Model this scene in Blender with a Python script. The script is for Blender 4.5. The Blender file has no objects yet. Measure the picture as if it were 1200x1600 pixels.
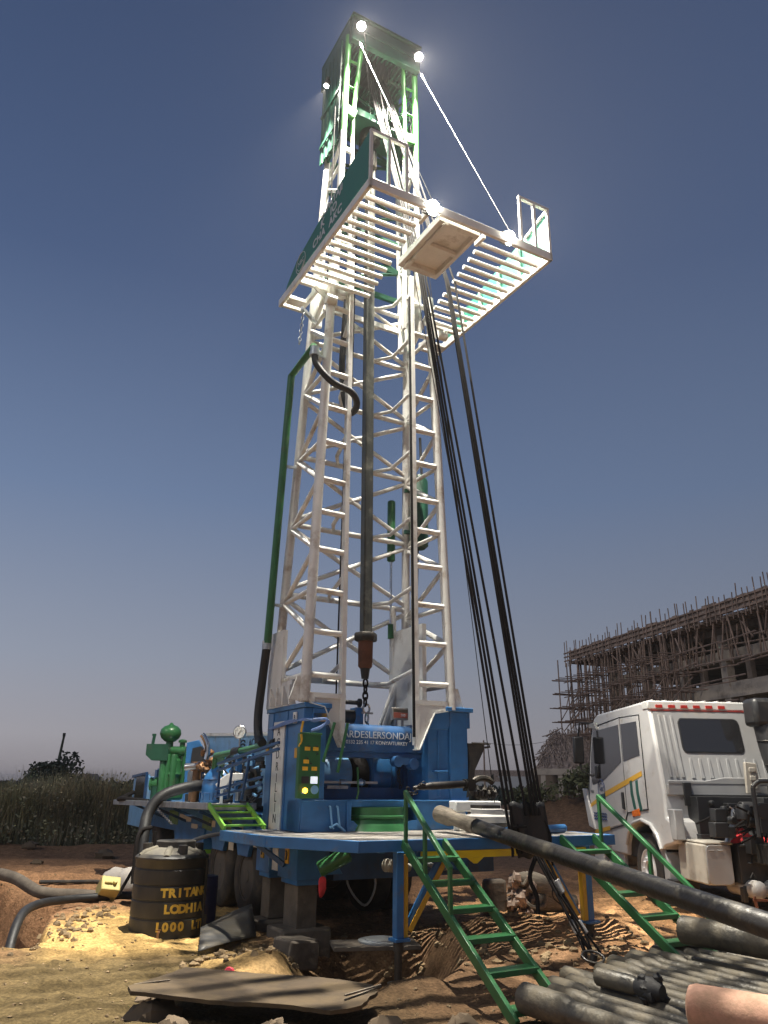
import bpy, bmesh, math, random
import numpy as np
from mathutils import Vector, Matrix
R = math.radians
random.seed(7)
scene = bpy.context.scene
COL = scene.collection

# ------------------------------------------------------------------ helpers
class MB:
    """collects shapes, then links them as one mesh object"""
    def __init__(s): s.v = []; s.f = []; s.m = []; s.mi = 0
    def _add(s, vs, fs):
        b = len(s.v); s.v += [tuple(v) for v in vs]
        for f in fs: s.f.append(tuple(b + i for i in f)); s.m.append(s.mi)
    def box(s, x0, x1, y0, y1, z0, z1):
        vs = [(x, y, z) for z in (z0, z1) for y in (y0, y1) for x in (x0, x1)]
        s._add(vs, [(0, 2, 3, 1), (4, 5, 7, 6), (0, 1, 5, 4), (2, 6, 7, 3), (0, 4, 6, 2), (1, 3, 7, 5)]); return s
    def bar(s, a, b, w, h=None, up=(0, 0, 1), ext=0.0):
        a = Vector(a); b = Vector(b); h = w if h is None else h
        d = (b - a).normalized(); a = a - d * ext; b = b + d * ext
        u = Vector(up)
        if abs(d.dot(u)) > .98: u = Vector((0, 1, 0)) if abs(d.y) < .9 else Vector((1, 0, 0))
        sd = d.cross(u).normalized(); u = sd.cross(d).normalized()
        vs = []
        for p in (a, b):
            for i, j in ((-1, -1), (1, -1), (1, 1), (-1, 1)): vs.append(p + sd * (w / 2 * i) + u * (h / 2 * j))
        s._add(vs, [(0, 1, 2, 3), (7, 6, 5, 4), (0, 4, 5, 1), (1, 5, 6, 2), (2, 6, 7, 3), (3, 7, 4, 0)]); return s
    def tube(s, pts, r, n=10, caps=True, ph=0.0):
        pts = [Vector(p) for p in pts]; k = len(pts)
        rs = [r] * k if not isinstance(r, (list, tuple)) else list(r)
        t = []
        for i in range(k):
            a = pts[max(0, i - 1)]; b = pts[min(k - 1, i + 1)]
            d = (b - a); t.append(d.normalized() if d.length > 1e-9 else Vector((0, 0, 1)))
        u = t[0].orthogonal().normalized()
        if abs(t[0].z) < .95: u = t[0].cross(Vector((0, 0, 1))).normalized()
        vs = []
        for i in range(k):
            if i:
                q = t[i - 1].rotation_difference(t[i]); u = (q @ u); u = (u - t[i] * u.dot(t[i])).normalized()
            w = t[i].cross(u)
            for j in range(n):
                a = 2 * math.pi * j / n + ph
                vs.append(pts[i] + (u * math.cos(a) + w * math.sin(a)) * rs[i])
        fs = []
        for i in range(k - 1):
            for j in range(n):
                j2 = (j + 1) % n
                fs.append((i * n + j, i * n + j2, (i + 1) * n + j2, (i + 1) * n + j))
        if caps:
            fs.append(tuple(range(n - 1, -1, -1))); fs.append(tuple((k - 1) * n + j for j in range(n)))
        s._add(vs, fs); return s
    def lathe(s, prof, o, ax=(0, 0, 1), n=24):
        """prof: list of (radius, distance along the axis)"""
        o = Vector(o); ax = Vector(ax).normalized()
        return s.tube_r([o + ax * d for _, d in prof], [max(r, 1e-4) for r, _ in prof], ax, n)
    def tube_r(s, pts, rs, ax, n):
        u = ax.orthogonal().normalized(); w = ax.cross(u); vs = []; k = len(pts)
        for p, r in zip(pts, rs):
            for j in range(n):
                a = 2 * math.pi * j / n; vs.append(p + (u * math.cos(a) + w * math.sin(a)) * r)
        fs = [(i * n + j, i * n + (j + 1) % n, (i + 1) * n + (j + 1) % n, (i + 1) * n + j) for i in range(k - 1) for j in range(n)]
        fs.append(tuple(range(n - 1, -1, -1))); fs.append(tuple((k - 1) * n + j for j in range(n)))
        s._add(vs, fs); return s
    def prism(s, poly, o, ex, ey, th):
        """poly in 2D, placed at o with axes ex, ey, thickened along ex x ey"""
        o = Vector(o); ex = Vector(ex).normalized(); ey = Vector(ey).normalized(); nz = ex.cross(ey).normalized()
        n = len(poly); a = [o + ex * p[0] + ey * p[1] for p in poly]; b = [p + nz * th for p in a]
        s._add(a + b, [tuple(range(n - 1, -1, -1)), tuple(range(n, 2 * n))] + [(i, (i + 1) % n, n + (i + 1) % n, n + i) for i in range(n)]); return s
    def blob(s, c, rad, seed=0, n=10, rough=.25):
        rnd = random.Random(seed); c = Vector(c); vs = []; fs = []; m = n // 2 + 1
        k = [[1 + rnd.uniform(-rough, rough) for _ in range(n)] for _ in range(m)]
        for i in range(m):
            th = math.pi * (i + .5) / m
            for j in range(n):
                ph = 2 * math.pi * j / n; q = k[i][j]
                vs.append(c + Vector((rad[0] * q * math.sin(th) * math.cos(ph), rad[1] * q * math.sin(th) * math.sin(ph), rad[2] * q * math.cos(th))))
        for i in range(m - 1):
            for j in range(n): fs.append((i * n + j, (i + 1) * n + j, (i + 1) * n + (j + 1) % n, i * n + (j + 1) % n))
        fs.append(tuple(range(n))); fs.append(tuple((m - 1) * n + j for j in range(n - 1, -1, -1)))
        s._add(vs, fs); return s

def islands(mb):
    """the separate shapes of a collector, each as a collector of its own"""
    par = list(range(len(mb.v)))
    def find(i):
        while par[i] != i: par[i] = par[par[i]]; i = par[i]
        return i
    for f in mb.f:
        for i in f[1:]: par[find(i)] = find(f[0])
    out = {}
    for f in mb.f: out.setdefault(find(f[0]), []).append(f)
    res = []
    for fs in out.values():
        ids = sorted({i for f in fs for i in f}); mp = {v: k for k, v in enumerate(ids)}
        m = MB(); m._add([mb.v[i] for i in ids], [tuple(mp[i] for i in f) for f in fs]); res.append(m)
    return res
def build_each(name, mb, mats, parent=None, **k):
    return [build(name, m, mats, parent, **k) for m in islands(mb)]
def build(name, mb, mats, parent=None, smooth=True, bevel=0.0, ang=40):
    me = bpy.data.meshes.new(name); me.from_pydata(mb.v, [], mb.f)
    if not isinstance(mats, (list, tuple)): mats = [mats]
    for m in mats: me.materials.append(m)
    if len(mats) > 1: me.polygons.foreach_set('material_index', mb.m)
    bm = bmesh.new(); bm.from_mesh(me); bmesh.ops.recalc_face_normals(bm, faces=bm.faces); bm.to_mesh(me); bm.free()
    if smooth:
        me.polygons.foreach_set('use_smooth', [True] * len(me.polygons)); me.set_sharp_from_angle(angle=R(ang))
    o = bpy.data.objects.new(name, me); COL.objects.link(o)
    if parent is not None: o.parent = parent
    if bevel:
        b = o.modifiers.new('edge', 'BEVEL'); b.width = bevel; b.segments = 2; b.limit_method = 'ANGLE'; b.angle_limit = R(50)
    return o
def empty(name, loc=(0, 0, 0), rz=0.0, parent=None):
    o = bpy.data.objects.new(name, None); o.empty_display_size = .1; COL.objects.link(o)
    o.location = loc; o.rotation_euler = (0, 0, rz)
    if parent is not None: o.parent = parent
    return o
def tag(o, label=None, cat=None, group=None, kind=None):
    if label: o['label'] = label
    if cat: o['category'] = cat
    if group: o['group'] = group
    if kind: o['kind'] = kind
    return o
def text(name, body, size, origin, ex, ey, mat, parent, extrude=.0015, align='LEFT', space=1.0, bold=0.0):
    """flat lettering whose reading direction is ex and whose up direction is ey"""
    cu = bpy.data.curves.new(name, 'FONT'); cu.body = body; cu.size = size; cu.extrude = extrude; cu.offset = bold
    cu.align_x = align; cu.align_y = 'CENTER'; cu.space_character = space; cu.resolution_u = 3
    cu.materials.append(mat)
    tmp = bpy.data.objects.new('lettering', cu); COL.objects.link(tmp); bpy.context.view_layer.update()
    me = bpy.data.meshes.new_from_object(tmp.evaluated_get(bpy.context.evaluated_depsgraph_get())); bpy.data.objects.remove(tmp); bpy.data.curves.remove(cu)
    o = bpy.data.objects.new(name, me); COL.objects.link(o)
    ex = Vector(ex).normalized(); ey = Vector(ey); ey = (ey - ex * ey.dot(ex)).normalized(); nz = ex.cross(ey)
    M = Matrix((ex, ey, nz)).transposed().to_4x4(); M.translation = Vector(origin)
    if parent is not None: o.parent = parent
    o.matrix_local = M
    return o
def arc(c, r, a0, a1, n, ex, ey):
    c = Vector(c); ex = Vector(ex); ey = Vector(ey)
    return [c + ex * (r * math.cos(R(a0 + (a1 - a0) * i / n))) + ey * (r * math.sin(R(a0 + (a1 - a0) * i / n))) for i in range(n + 1)]
def curve_pts(pts, k=6):
    """Catmull-Rom through pts"""
    P = [Vector(p) for p in pts]; P = [P[0] * 2 - P[1]] + P + [P[-1] * 2 - P[-2]]; out = []
    for i in range(1, len(P) - 2):
        for j in range(k):
            t = j / k; a, b, c, d = P[i - 1], P[i], P[i + 1], P[i + 2]
            out.append(.5 * (2 * b + (c - a) * t + (2 * a - 5 * b + 4 * c - d) * t * t + (3 * b - a - 3 * c + d) * t ** 3))
    out.append(P[-2]); return out

# ------------------------------------------------------------------ materials
def nodes(name):
    m = bpy.data.materials.new(name); m.use_nodes = True; nt = m.node_tree
    return m, nt, nt.nodes['Principled BSDF']
def mat(name, col, rough=.5, metal=0.0, var=.18, scale=5.0, bump=.0, bscale=40.0, dirt=None, damt=.35, dscale=3.0, spec=.5, stretch=None, fine=.10):
    m, nt, bs = nodes(name); N = nt.nodes; Lk = nt.links
    tc = N.new('ShaderNodeTexCoord'); mp = N.new('ShaderNodeMapping'); Lk.new(tc.outputs['Object'], mp.inputs[0])
    if stretch: mp.inputs['Scale'].default_value = stretch
    no = N.new('ShaderNodeTexNoise'); no.inputs['Scale'].default_value = scale; no.inputs['Detail'].default_value = 6; Lk.new(mp.outputs[0], no.inputs[0])
    cr = N.new('ShaderNodeValToRGB'); Lk.new(no.outputs[0], cr.inputs[0])
    lo = [c * (1 - var) for c in col]; hi = [min(1, c * (1 + var)) for c in col]
    cr.color_ramp.elements[0].position = .3; cr.color_ramp.elements[1].position = .7
    cr.color_ramp.elements[0].color = (*lo, 1); cr.color_ramp.elements[1].color = (*hi, 1)
    out = cr.outputs[0]
    if dirt:
        n2 = N.new('ShaderNodeTexNoise'); n2.inputs['Scale'].default_value = dscale; n2.inputs['Detail'].default_value = 9; n2.inputs['Roughness'].default_value = .68
        Lk.new(tc.outputs['Object'], n2.inputs[0])
        r2 = N.new('ShaderNodeMapRange'); r2.inputs['From Min'].default_value = .72 - damt * .6; r2.inputs['From Max'].default_value = .82 - damt * .35; r2.inputs['To Max'].default_value = .85
        Lk.new(n2.outputs[0], r2.inputs['Value'])
        mx = N.new('ShaderNodeMix'); mx.data_type = 'RGBA'; Lk.new(r2.outputs[0], mx.inputs['Factor']); Lk.new(out, mx.inputs[6]); mx.inputs[7].default_value = (*dirt, 1); out = mx.outputs[2]
        rr = N.new('ShaderNodeMapRange'); rr.inputs['To Min'].default_value = rough; rr.inputs['To Max'].default_value = min(1, rough + .4); Lk.new(r2.outputs[0], rr.inputs['Value']); Lk.new(rr.outputs[0], bs.inputs['Roughness'])
    else:
        rr = N.new('ShaderNodeMapRange'); rr.inputs['To Min'].default_value = max(.03, rough - fine); rr.inputs['To Max'].default_value = min(1, rough + fine); Lk.new(no.outputs[0], rr.inputs['Value']); Lk.new(rr.outputs[0], bs.inputs['Roughness'])
    Lk.new(out, bs.inputs['Base Color'])
    bs.inputs['Metallic'].default_value = metal; bs.inputs['Specular IOR Level'].default_value = spec
    if bump:
        n3 = N.new('ShaderNodeTexNoise'); n3.inputs['Scale'].default_value = bscale; n3.inputs['Detail'].default_value = 5; Lk.new(mp.outputs[0], n3.inputs[0])
        b = N.new('ShaderNodeBump'); b.inputs['Strength'].default_value = bump; b.inputs['Distance'].default_value = .02; Lk.new(n3.outputs[0], b.inputs['Height']); Lk.new(b.outputs[0], bs.inputs['Normal'])
    return m
def emit(name, col, st):
    m, nt, bs = nodes(name); bs.inputs['Base Color'].default_value = (*col, 1); bs.inputs['Emission Color'].default_value = (*col, 1); bs.inputs['Emission Strength'].default_value = st
    return m
DUST = (.20, .15, .10)
M = dict(
    cream=mat('cream_mast_paint', (.66, .655, .62), .38, dirt=(.24, .17, .11), damt=.30, dscale=2.2, var=.07),
    white=mat('white_steel_paint', (.72, .71, .67), .4, dirt=(.36, .32, .26), damt=.25, var=.06),
    blue=mat('blue_rig_paint', (.033, .145, .345), .33, dirt=(.12, .13, .14), damt=.24, var=.16, dscale=4),
    bluedk=mat('dark_blue_paint', (.02, .075, .19), .4, dirt=(.09, .08, .08), damt=.3, var=.2),
    bluelt=mat('pale_blue_paint', (.17, .36, .58), .35, dirt=(.25, .25, .24), damt=.3, var=.12),
    green=mat('green_rig_paint', (.028, .125, .042), .33, dirt=(.10, .10, .06), damt=.24, var=.16),
    greendk=mat('dark_green_paint', (.014, .07, .04), .42, dirt=(.05, .06, .05), damt=.2, var=.2),
    greenmast=mat('green_mast_paint', (.07, .27, .06), .4, dirt=(.06, .1, .06), damt=.2, var=.12),
    greenban=mat('green_banner_sheet', (.02, .16, .115), .5, var=.1),
    lime=mat('lime_green_paint', (.22, .52, .06), .4, dirt=DUST, damt=.2, var=.1),
    yellow=mat('yellow_reflective_paint', (.85, .62, .015), .4, dirt=(.25, .18, .06), damt=.15, var=.06),
    orange=mat('orange_yellow_paint', (.55, .30, .02), .45, dirt=DUST, damt=.2, var=.1),
    black=mat('black_rubber', (.012, .012, .013), .55, dirt=(.05, .045, .04), damt=.3, var=.25, bump=.15),
    tyre=mat('dusty_tyre_rubber', (.022, .020, .019), .75, dirt=(.10, .08, .06), damt=.45, var=.2, bump=.25, bscale=25),
    dark=mat('dark_oily_steel', (.035, .033, .032), .42, .55, dirt=(.09, .075, .055), damt=.42, var=.35, bump=.2),
    steel=mat('bare_steel', (.42, .42, .42), .3, .9, dirt=(.16, .13, .10), damt=.25, var=.12),
    chrome=mat('chromed_rod', (.65, .65, .66), .13, 1.0, var=.05),
    galv=mat('galvanised_plate', (.42, .45, .47), .42, .55, dirt=(.26, .22, .17), damt=.3, var=.14),
    pipe=mat('muddy_drill_pipe', (.050, .046, .038), .38, .25, dirt=(.15, .125, .085), damt=.48, dscale=3.2, var=.3, bump=.35, bscale=22),
    pipedk=mat('black_greasy_pipe', (.026, .024, .022), .36, .3, dirt=(.09, .078, .055), damt=.36, dscale=3.5, var=.35, bump=.3, bscale=20),
    wornend=mat('worn_pipe_end', (.125, .105, .078), .7, dirt=(.06, .05, .04), damt=.4, dscale=5, var=.35, bump=.4, bscale=14, stretch=(1, 1, 6)),
    rim=mat('dirty_dark_rim', (.075, .068, .06), .7, dirt=(.12, .09, .065), damt=.4, var=.2),
    kelly=mat('greasy_kelly_steel', (.06, .062, .055), .4, .4, dirt=(.17, .17, .14), damt=.36, dscale=5, var=.3, bump=.2, stretch=(3, 3, .25)),
    rope=mat('black_wire_rope', (.012, .010, .010), .8, 0.0, var=.3, scale=60, spec=.2),
    ropelt=mat('bright_wire_rope', (.06, .06, .058), .5, .3, var=.15, scale=60),
    rust=mat('rusty_steel', (.14, .055, .03), .75, .2, dirt=(.05, .035, .03), damt=.4, var=.3, bump=.3),
    wood=mat('weathered_grey_timber', (.15, .125, .095), .8, dirt=(.10, .075, .05), damt=.35, var=.3, bump=.5, bscale=12, stretch=(1, 8, 8)),
    ply=mat('dirty_plywood', (.055, .036, .019), .9, dirt=(.10, .07, .036), damt=.5, var=.25, bump=.35, bscale=9),
    pole=mat('rough_eucalyptus_pole', (.33, .225, .17), .85, var=.4, scale=2, dirt=(.16, .12, .09), damt=.25),
    brush=mat('dry_brushwood', (.36, .27, .215), .9, var=.5, scale=4, bump=.6, bscale=14, dirt=(.15, .11, .08), damt=.3),
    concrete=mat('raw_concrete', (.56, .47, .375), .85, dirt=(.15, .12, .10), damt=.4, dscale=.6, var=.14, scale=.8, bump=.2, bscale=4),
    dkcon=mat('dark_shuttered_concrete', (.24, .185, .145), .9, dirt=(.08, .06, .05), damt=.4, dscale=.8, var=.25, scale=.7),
    mud=mat('mud_caked_block', (.11, .09, .07), .9, dirt=(.06, .05, .04), damt=.4, var=.25, bump=.6, bscale=10),
    stone=mat('dull_stone', (.12, .085, .052), .9, dirt=(.13, .09, .06), damt=.4, var=.2, bump=.5, bscale=8),
    tank=mat('black_tank_plastic', (.020, .019, .018), .48, dirt=(.085, .072, .052), damt=.40, dscale=2.0, var=.25, bump=.05),
    tanktop=mat('dusty_tank_top', (.10, .092, .078), .75, dirt=(.19, .17, .125), damt=.5, dscale=3, var=.2),
    letter=mat('yellow_lettering', (.62, .40, .05), .6, var=.12, scale=20),
    white_l=mat('white_lettering', (.55, .56, .57), .5, var=.04),
    black_l=mat('black_lettering', (.015, .015, .018), .5, var=.1),
    truck=mat('white_truck_paint', (.56, .55, .535), .28, dirt=(.36, .31, .25), damt=.26, var=.04),
    truck_shade=mat('shaded_grey_truck_panel', (.29, .29, .29), .4, dirt=(.35, .31, .26), damt=.25, var=.06),  # weaker light on the white cab's rear wall, put into the colour as grey
    plast=mat('grey_plastic', (.30, .29, .28), .5, dirt=(.22, .18, .13), damt=.3, var=.1),
    beige=mat('beige_plastic', (.36, .33, .28), .5, dirt=(.22, .18, .13), damt=.3, var=.1),
    blk_pl=mat('black_plastic', (.02, .02, .021), .45, dirt=(.07, .06, .05), damt=.25, var=.2),
    stripe=mat('amber_stripe', (.72, .40, .03), .4, var=.06),
    darkgreen_l=mat('dark_green_sticker', (.015, .10, .075), .4, var=.08),
    navy=mat('navy_sticker', (.03, .06, .17), .4, var=.08),
    redref=mat('red_reflector', (.45, .03, .02), .35, var=.1),
    ored=mat('orange_lamp_lens', (.75, .17, .02), .25, var=.1),
    red=mat('red_cloth', (.55, .03, .035), .85, var=.3, scale=9, bump=.3),
    pink=mat('faded_pink_pipe', (.48, .25, .17), .65, dirt=(.20, .13, .085), damt=.52, bump=.15, var=.1, dscale=2),
    sponge=mat('yellow_jerrycan', (.50, .42, .15), .6, dirt=(.3, .23, .1), damt=.3, var=.1),
    sack=mat('grey_sack', (.36, .33, .30), .9, var=.15, bump=.4, dirt=(.2, .15, .1), damt=.35),
    drum=mat('navy_drum', (.02, .022, .10), .4, var=.2, dirt=(.08, .07, .07), damt=.25),
    label=mat('amber_label_plate', (.75, .42, .03), .5, var=.1, scale=30),
    leafd=mat('dark_leaves', (.04, .05, .026), .7, var=.45, scale=1.2),
    leafy=mat('yellowish_leaves', (.12, .12, .045), .75, var=.4, scale=1.5),
    straw=mat('dry_grass_blade', (.46, .37, .21), .85, var=.45, scale=.8),
    grass=mat('olive_grass_blade', (.27, .25, .125), .85, var=.45, scale=.8),
    dial=mat('white_dial', (.72, .72, .68), .3, var=.03),
    copper=mat('brown_casting', (.24, .12, .05), .5, .3, dirt=(.1, .07, .04), damt=.3, var=.2),
    farw=mat('distant_white_wall', (.55, .53, .5), .8, var=.1, scale=.3),
)
def glass(name, col, rough=.05):
    m, nt, bs = nodes(name); N = nt.nodes
    bs.inputs['Base Color'].default_value = (*col, 1); bs.inputs['Roughness'].default_value = rough; bs.inputs['Specular IOR Level'].default_value = .6; bs.inputs['Coat Weight'].default_value = .4
    no = N.new('ShaderNodeTexNoise'); no.inputs['Scale'].default_value = 3
    rm = N.new('ShaderNodeMapRange'); rm.inputs['To Min'].default_value = rough; rm.inputs['To Max'].default_value = rough + .12
    nt.links.new(no.outputs[0], rm.inputs['Value']); nt.links.new(rm.outputs[0], bs.inputs['Roughness'])
    return m
M['glass'] = glass('tinted_window_glass', (.018, .018, .02))
M['lamp'] = emit('lit_flood_lens', (1.0, .96, .82), 260.0)
M['amberlamp'] = emit('lit_amber_lamp', (1.0, .42, .03), 9.0)
M['dimscreen'] = emit('pale_gauge_screen', (.75, .8, .9), .8)

# ------------------------------------------------------------------ camera
cam_d = bpy.data.cameras.new('camera'); cam = bpy.data.objects.new('camera', cam_d); COL.objects.link(cam); scene.camera = cam
p, r = R(19.5), R(.7)
fw = Vector((0, math.cos(p), math.sin(p))); upv = Vector((0, -math.sin(p), math.cos(p))); rt = Vector((1, 0, 0))
ix = rt * math.cos(r) + upv * math.sin(r); iy = -rt * math.sin(r) + upv * math.cos(r)
cam.matrix_world = Matrix((ix, iy, -fw)).transposed().to_4x4(); cam.location = (0, 0, 1.7)
cam_d.sensor_fit = 'VERTICAL'; cam_d.sensor_height = 36; cam_d.lens = 1202 / 1600 * 36; cam_d.clip_end = 6000; cam_d.clip_start = .05

# ------------------------------------------------------------------ light of the dusk
w = bpy.data.worlds.new('World'); scene.world = w; w.use_nodes = True
nt = w.node_tree; bg = nt.nodes['Background']
sky = nt.nodes.new('ShaderNodeTexSky'); sky.sky_type = 'NISHITA'; sky.sun_disc = False
sky.sun_elevation = R(-2.5); sky.sun_rotation = R(200); sky.air_density = 1.0; sky.dust_density = 1.5; sky.ozone_density = 2.0
def lin(c): return tuple(((v / 255) / 12.92 if v < 10 else ((v / 255 + .055) / 1.055) ** 2.4) for v in c)
# the clear dusk sky: deep blue overhead fading to a grey mauve horizon, paler towards the afterglow on the left
tcw = nt.nodes.new('ShaderNodeTexCoord'); sx = nt.nodes.new('ShaderNodeSeparateXYZ'); nt.links.new(tcw.outputs['Generated'], sx.inputs[0])
rp_ = nt.nodes.new('ShaderNodeValToRGB'); nt.links.new(sx.outputs['Z'], rp_.inputs[0]); el = rp_.color_ramp.elements
stops = [(0.0, (134, 128, 131)), (.05, (147, 145, 151)), (.14, (134, 141, 156)), (.34, (101, 119, 149)), (.58, (71, 89, 123)), (.80, (56, 73, 106)), (1.0, (42, 57, 90))]
while len(el) < len(stops): el.new(.5)
for e_, (p_, c_) in zip(el, stops): e_.position = p_; e_.color = (*lin(c_), 1)
mx_ = nt.nodes.new('ShaderNodeMath'); mx_.operation = 'MULTIPLY_ADD'; mx_.inputs[1].default_value = -.55; mx_.inputs[2].default_value = 1.0
mz_ = nt.nodes.new('ShaderNodeMath'); mz_.operation = 'SUBTRACT'; mz_.inputs[0].default_value = .88; nt.links.new(sx.outputs['Z'], mz_.inputs[1])
mk_ = nt.nodes.new('ShaderNodeMath'); mk_.operation = 'MULTIPLY'; nt.links.new(sx.outputs['X'], mk_.inputs[0]); nt.links.new(mz_.outputs[0], mk_.inputs[1]); nt.links.new(mk_.outputs[0], mx_.inputs[0])
vs_ = nt.nodes.new('ShaderNodeVectorMath'); vs_.operation = 'SCALE'; nt.links.new(rp_.outputs[0], vs_.inputs[0]); nt.links.new(mx_.outputs[0], vs_.inputs['Scale'])
sk_ = nt.nodes.new('ShaderNodeVectorMath'); sk_.operation = 'SCALE'; sk_.inputs['Scale'].default_value = .08; nt.links.new(sky.outputs[0], sk_.inputs[0])
ad_ = nt.nodes.new('ShaderNodeVectorMath'); ad_.operation = 'ADD'; nt.links.new(vs_.outputs[0], ad_.inputs[0]); nt.links.new(sk_.outputs[0], ad_.inputs[1])
nt.links.new(ad_.outputs[0], bg.inputs[0]); bg.inputs[1].default_value = 1.0
sd = bpy.data.lights.new('left_fill', 'SUN'); so = bpy.data.objects.new('left_fill', sd); COL.objects.link(so)  # soft light added in place of an unseen floodlight on the left
sd.energy = .55; sd.angle = R(11); sd.color = (1.0, .95, .86)
# light travels from the left of the rig, a little from the camera's side
so.rotation_euler = Vector((.60, .58, -.56)).to_track_quat('-Z', 'Y').to_euler()
scene.view_settings.view_transform = 'Standard'; scene.view_settings.look = 'None'; scene.view_settings.exposure = 0.0; scene.view_settings.gamma = 1.0

# ------------------------------------------------------------------ ground
def _h(ix, iy, s):
    n = (ix.astype(np.int64) * 374761393 + iy.astype(np.int64) * 668265263 + s * 974634777) & 0x7fffffff
    n = ((n ^ (n >> 13)) * 1274126177) & 0x7fffffff
    return ((n ^ (n >> 16)) & 0xffff) / 65535.0
def vnoise(x, y, s=0):
    x0 = np.floor(x); y0 = np.floor(y); fx = x - x0; fy = y - y0
    fx = fx * fx * (3 - 2 * fx); fy = fy * fy * (3 - 2 * fy)
    a = _h(x0, y0, s); b = _h(x0 + 1, y0, s); c = _h(x0, y0 + 1, s); d = _h(x0 + 1, y0 + 1, s)
    return (a * (1 - fx) + b * fx) * (1 - fy) + (c * (1 - fx) + d * fx) * fy
def fbm(x, y, s=0, o=4):
    t = 0; a = .5
    for i in range(o): t = t + a * (vnoise(x, y, s + i) - .5); x = x * 2.03 + 5.1; y = y * 2.03 + 1.7; a *= .5
    return t
def sdpoly(x, y, P):
    d = np.full(x.shape, 1e9); ins = np.zeros(x.shape, bool); n = len(P)
    for i in range(n):
        ax, ay = P[i]; bx, by = P[(i + 1) % n]; ex, ey = bx - ax, by - ay
        t = np.clip(((x - ax) * ex + (y - ay) * ey) / (ex * ex + ey * ey), 0, 1)
        d = np.minimum(d, np.hypot(x - ax - t * ex, y - ay - t * ey))
        c = ((ay > y) != (by > y)) & (x < (bx - ax) * (y - ay) / (by - ay + 1e-12) + ax); ins ^= c
    return np.where(ins, -d, d)
def sst(a, b, v): t = np.clip((v - a) / (b - a), 0, 1); return t * t * (3 - 2 * t)
PIT = [(-9.5, 14.2), (-6.2, 13.9), (-5.4, 13.1), (-4.95, 13.0), (-4.35, 11.0), (-3.85, 9.5), (-4.3, 9.3), (-6.0, 9.6), (-9.5, 11)]
CELLAR = [(-.75, 8.25), (-.1, 7.95), (.35, 8.35), (.75, 9.3), (.5, 10.4), (-.4, 10.2), (-.85, 9.5)]
def ground_h(x, y):
    rr = np.hypot(x, y - 8)
    near = 1 - sst(14, 30, rr)
    wob = fbm(x * 1.3, y * 1.3, 3) * .25
    h = fbm(x * .45, y * .45, 11) * .16 * near + fbm(x * 1.7, y * 1.7, 21, 3) * .12 * near + fbm(x * 6, y * 6, 31, 2) * .045 * near
    clod = np.clip(vnoise(x * 9, y * 9, 41) - .62, 0, 1) * .12 * near * np.clip(.35 + vnoise(x * .8, y * .8, 42), 0, 1)
    h = h + clod
    h = h + fbm(x * .10 + y * .03, y * 1.5 - x * .12, 81, 4) * .16 * sst(12.2, 13.5, y) * (1 - sst(19, 24, y))
    h = h + fbm(x * .03, y * .03, 51) * 1.2 * sst(30, 120, rr)
    pit = sst(.18, -.22, sdpoly(x, y, PIT) + wob * .9); h = h - pit * 1.0
    cel = sst(.32, -.4, sdpoly(x, y, CELLAR) + wob * .5); h = h - cel * .65
    def bump(cx, cy, rx, ry, a, H, wv=.6):
        ca, sa = math.cos(R(a)), math.sin(R(a)); dx = x - cx; dy = y - cy
        u = (dx * ca + dy * sa) / rx; v = (-dx * sa + dy * ca) / ry
        return H * np.exp(-(u * u + v * v)) * (1 + wv * fbm(x * 3, y * 3, 61))
    h = h + bump(-1.0, 8.9, .55, .35, 20, .16) + bump(1.35, 10.2, 1.1, .35, 25, .22) + bump(2.7, 10.5, .6, .3, 10, .12)
    h = h + bump(.35, 7.9, .5, .4, 0, .10) + bump(-.2, 6.2, 1.6, .5, 0, .06) + bump(-6.2, 14.6, 2.2, .35, 8, .15)
    h = h + bump(9.0, 32, 4.2, 2.6, -10, 1.5, .35) + bump(6.0, 36, 3.0, 2.2, 0, .8, .35) + bump(-12, 20, 8, .8, 20, .18)
    h = h - .35 * sst(14, 20, y) * sst(2, -4, x) * near * 0
    return h
def axis_vals(lo, hi, step, far, grow=1.16):
    a = list(np.arange(lo, hi + 1e-6, step)); s = step; v = hi
    while v < far: s *= grow; v += s; a.append(v)
    s = step; v = lo
    while v > -far: s *= grow; v -= s; a.insert(0, v)
    return np.array(a)
gx = axis_vals(-7.0, 6.0, .045, 2500); gy = axis_vals(4.6, 15.0, .045, 2500)
X, Y = np.meshgrid(gx, gy); H = ground_h(X, Y)
nx, ny = len(gx), len(gy)
me = bpy.data.meshes.new('ground')
vs = np.stack([X.ravel(), Y.ravel(), H.ravel()], 1)
i = np.arange(nx * ny).reshape(ny, nx)
q = np.stack([i[:-1, :-1].ravel(), i[:-1, 1:].ravel(), i[1:, 1:].ravel(), i[1:, :-1].ravel()], 1)
me.vertices.add(len(vs)); me.vertices.foreach_set('co', vs.ravel())
me.loops.add(q.size); me.loops.foreach_set('vertex_index', q.ravel().astype(np.int32))
me.polygons.add(len(q)); me.polygons.foreach_set('loop_start', np.arange(0, q.size, 4, dtype=np.int32))
me.update(); me.validate()
me.polygons.foreach_set('use_smooth', [True] * len(me.polygons))
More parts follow.
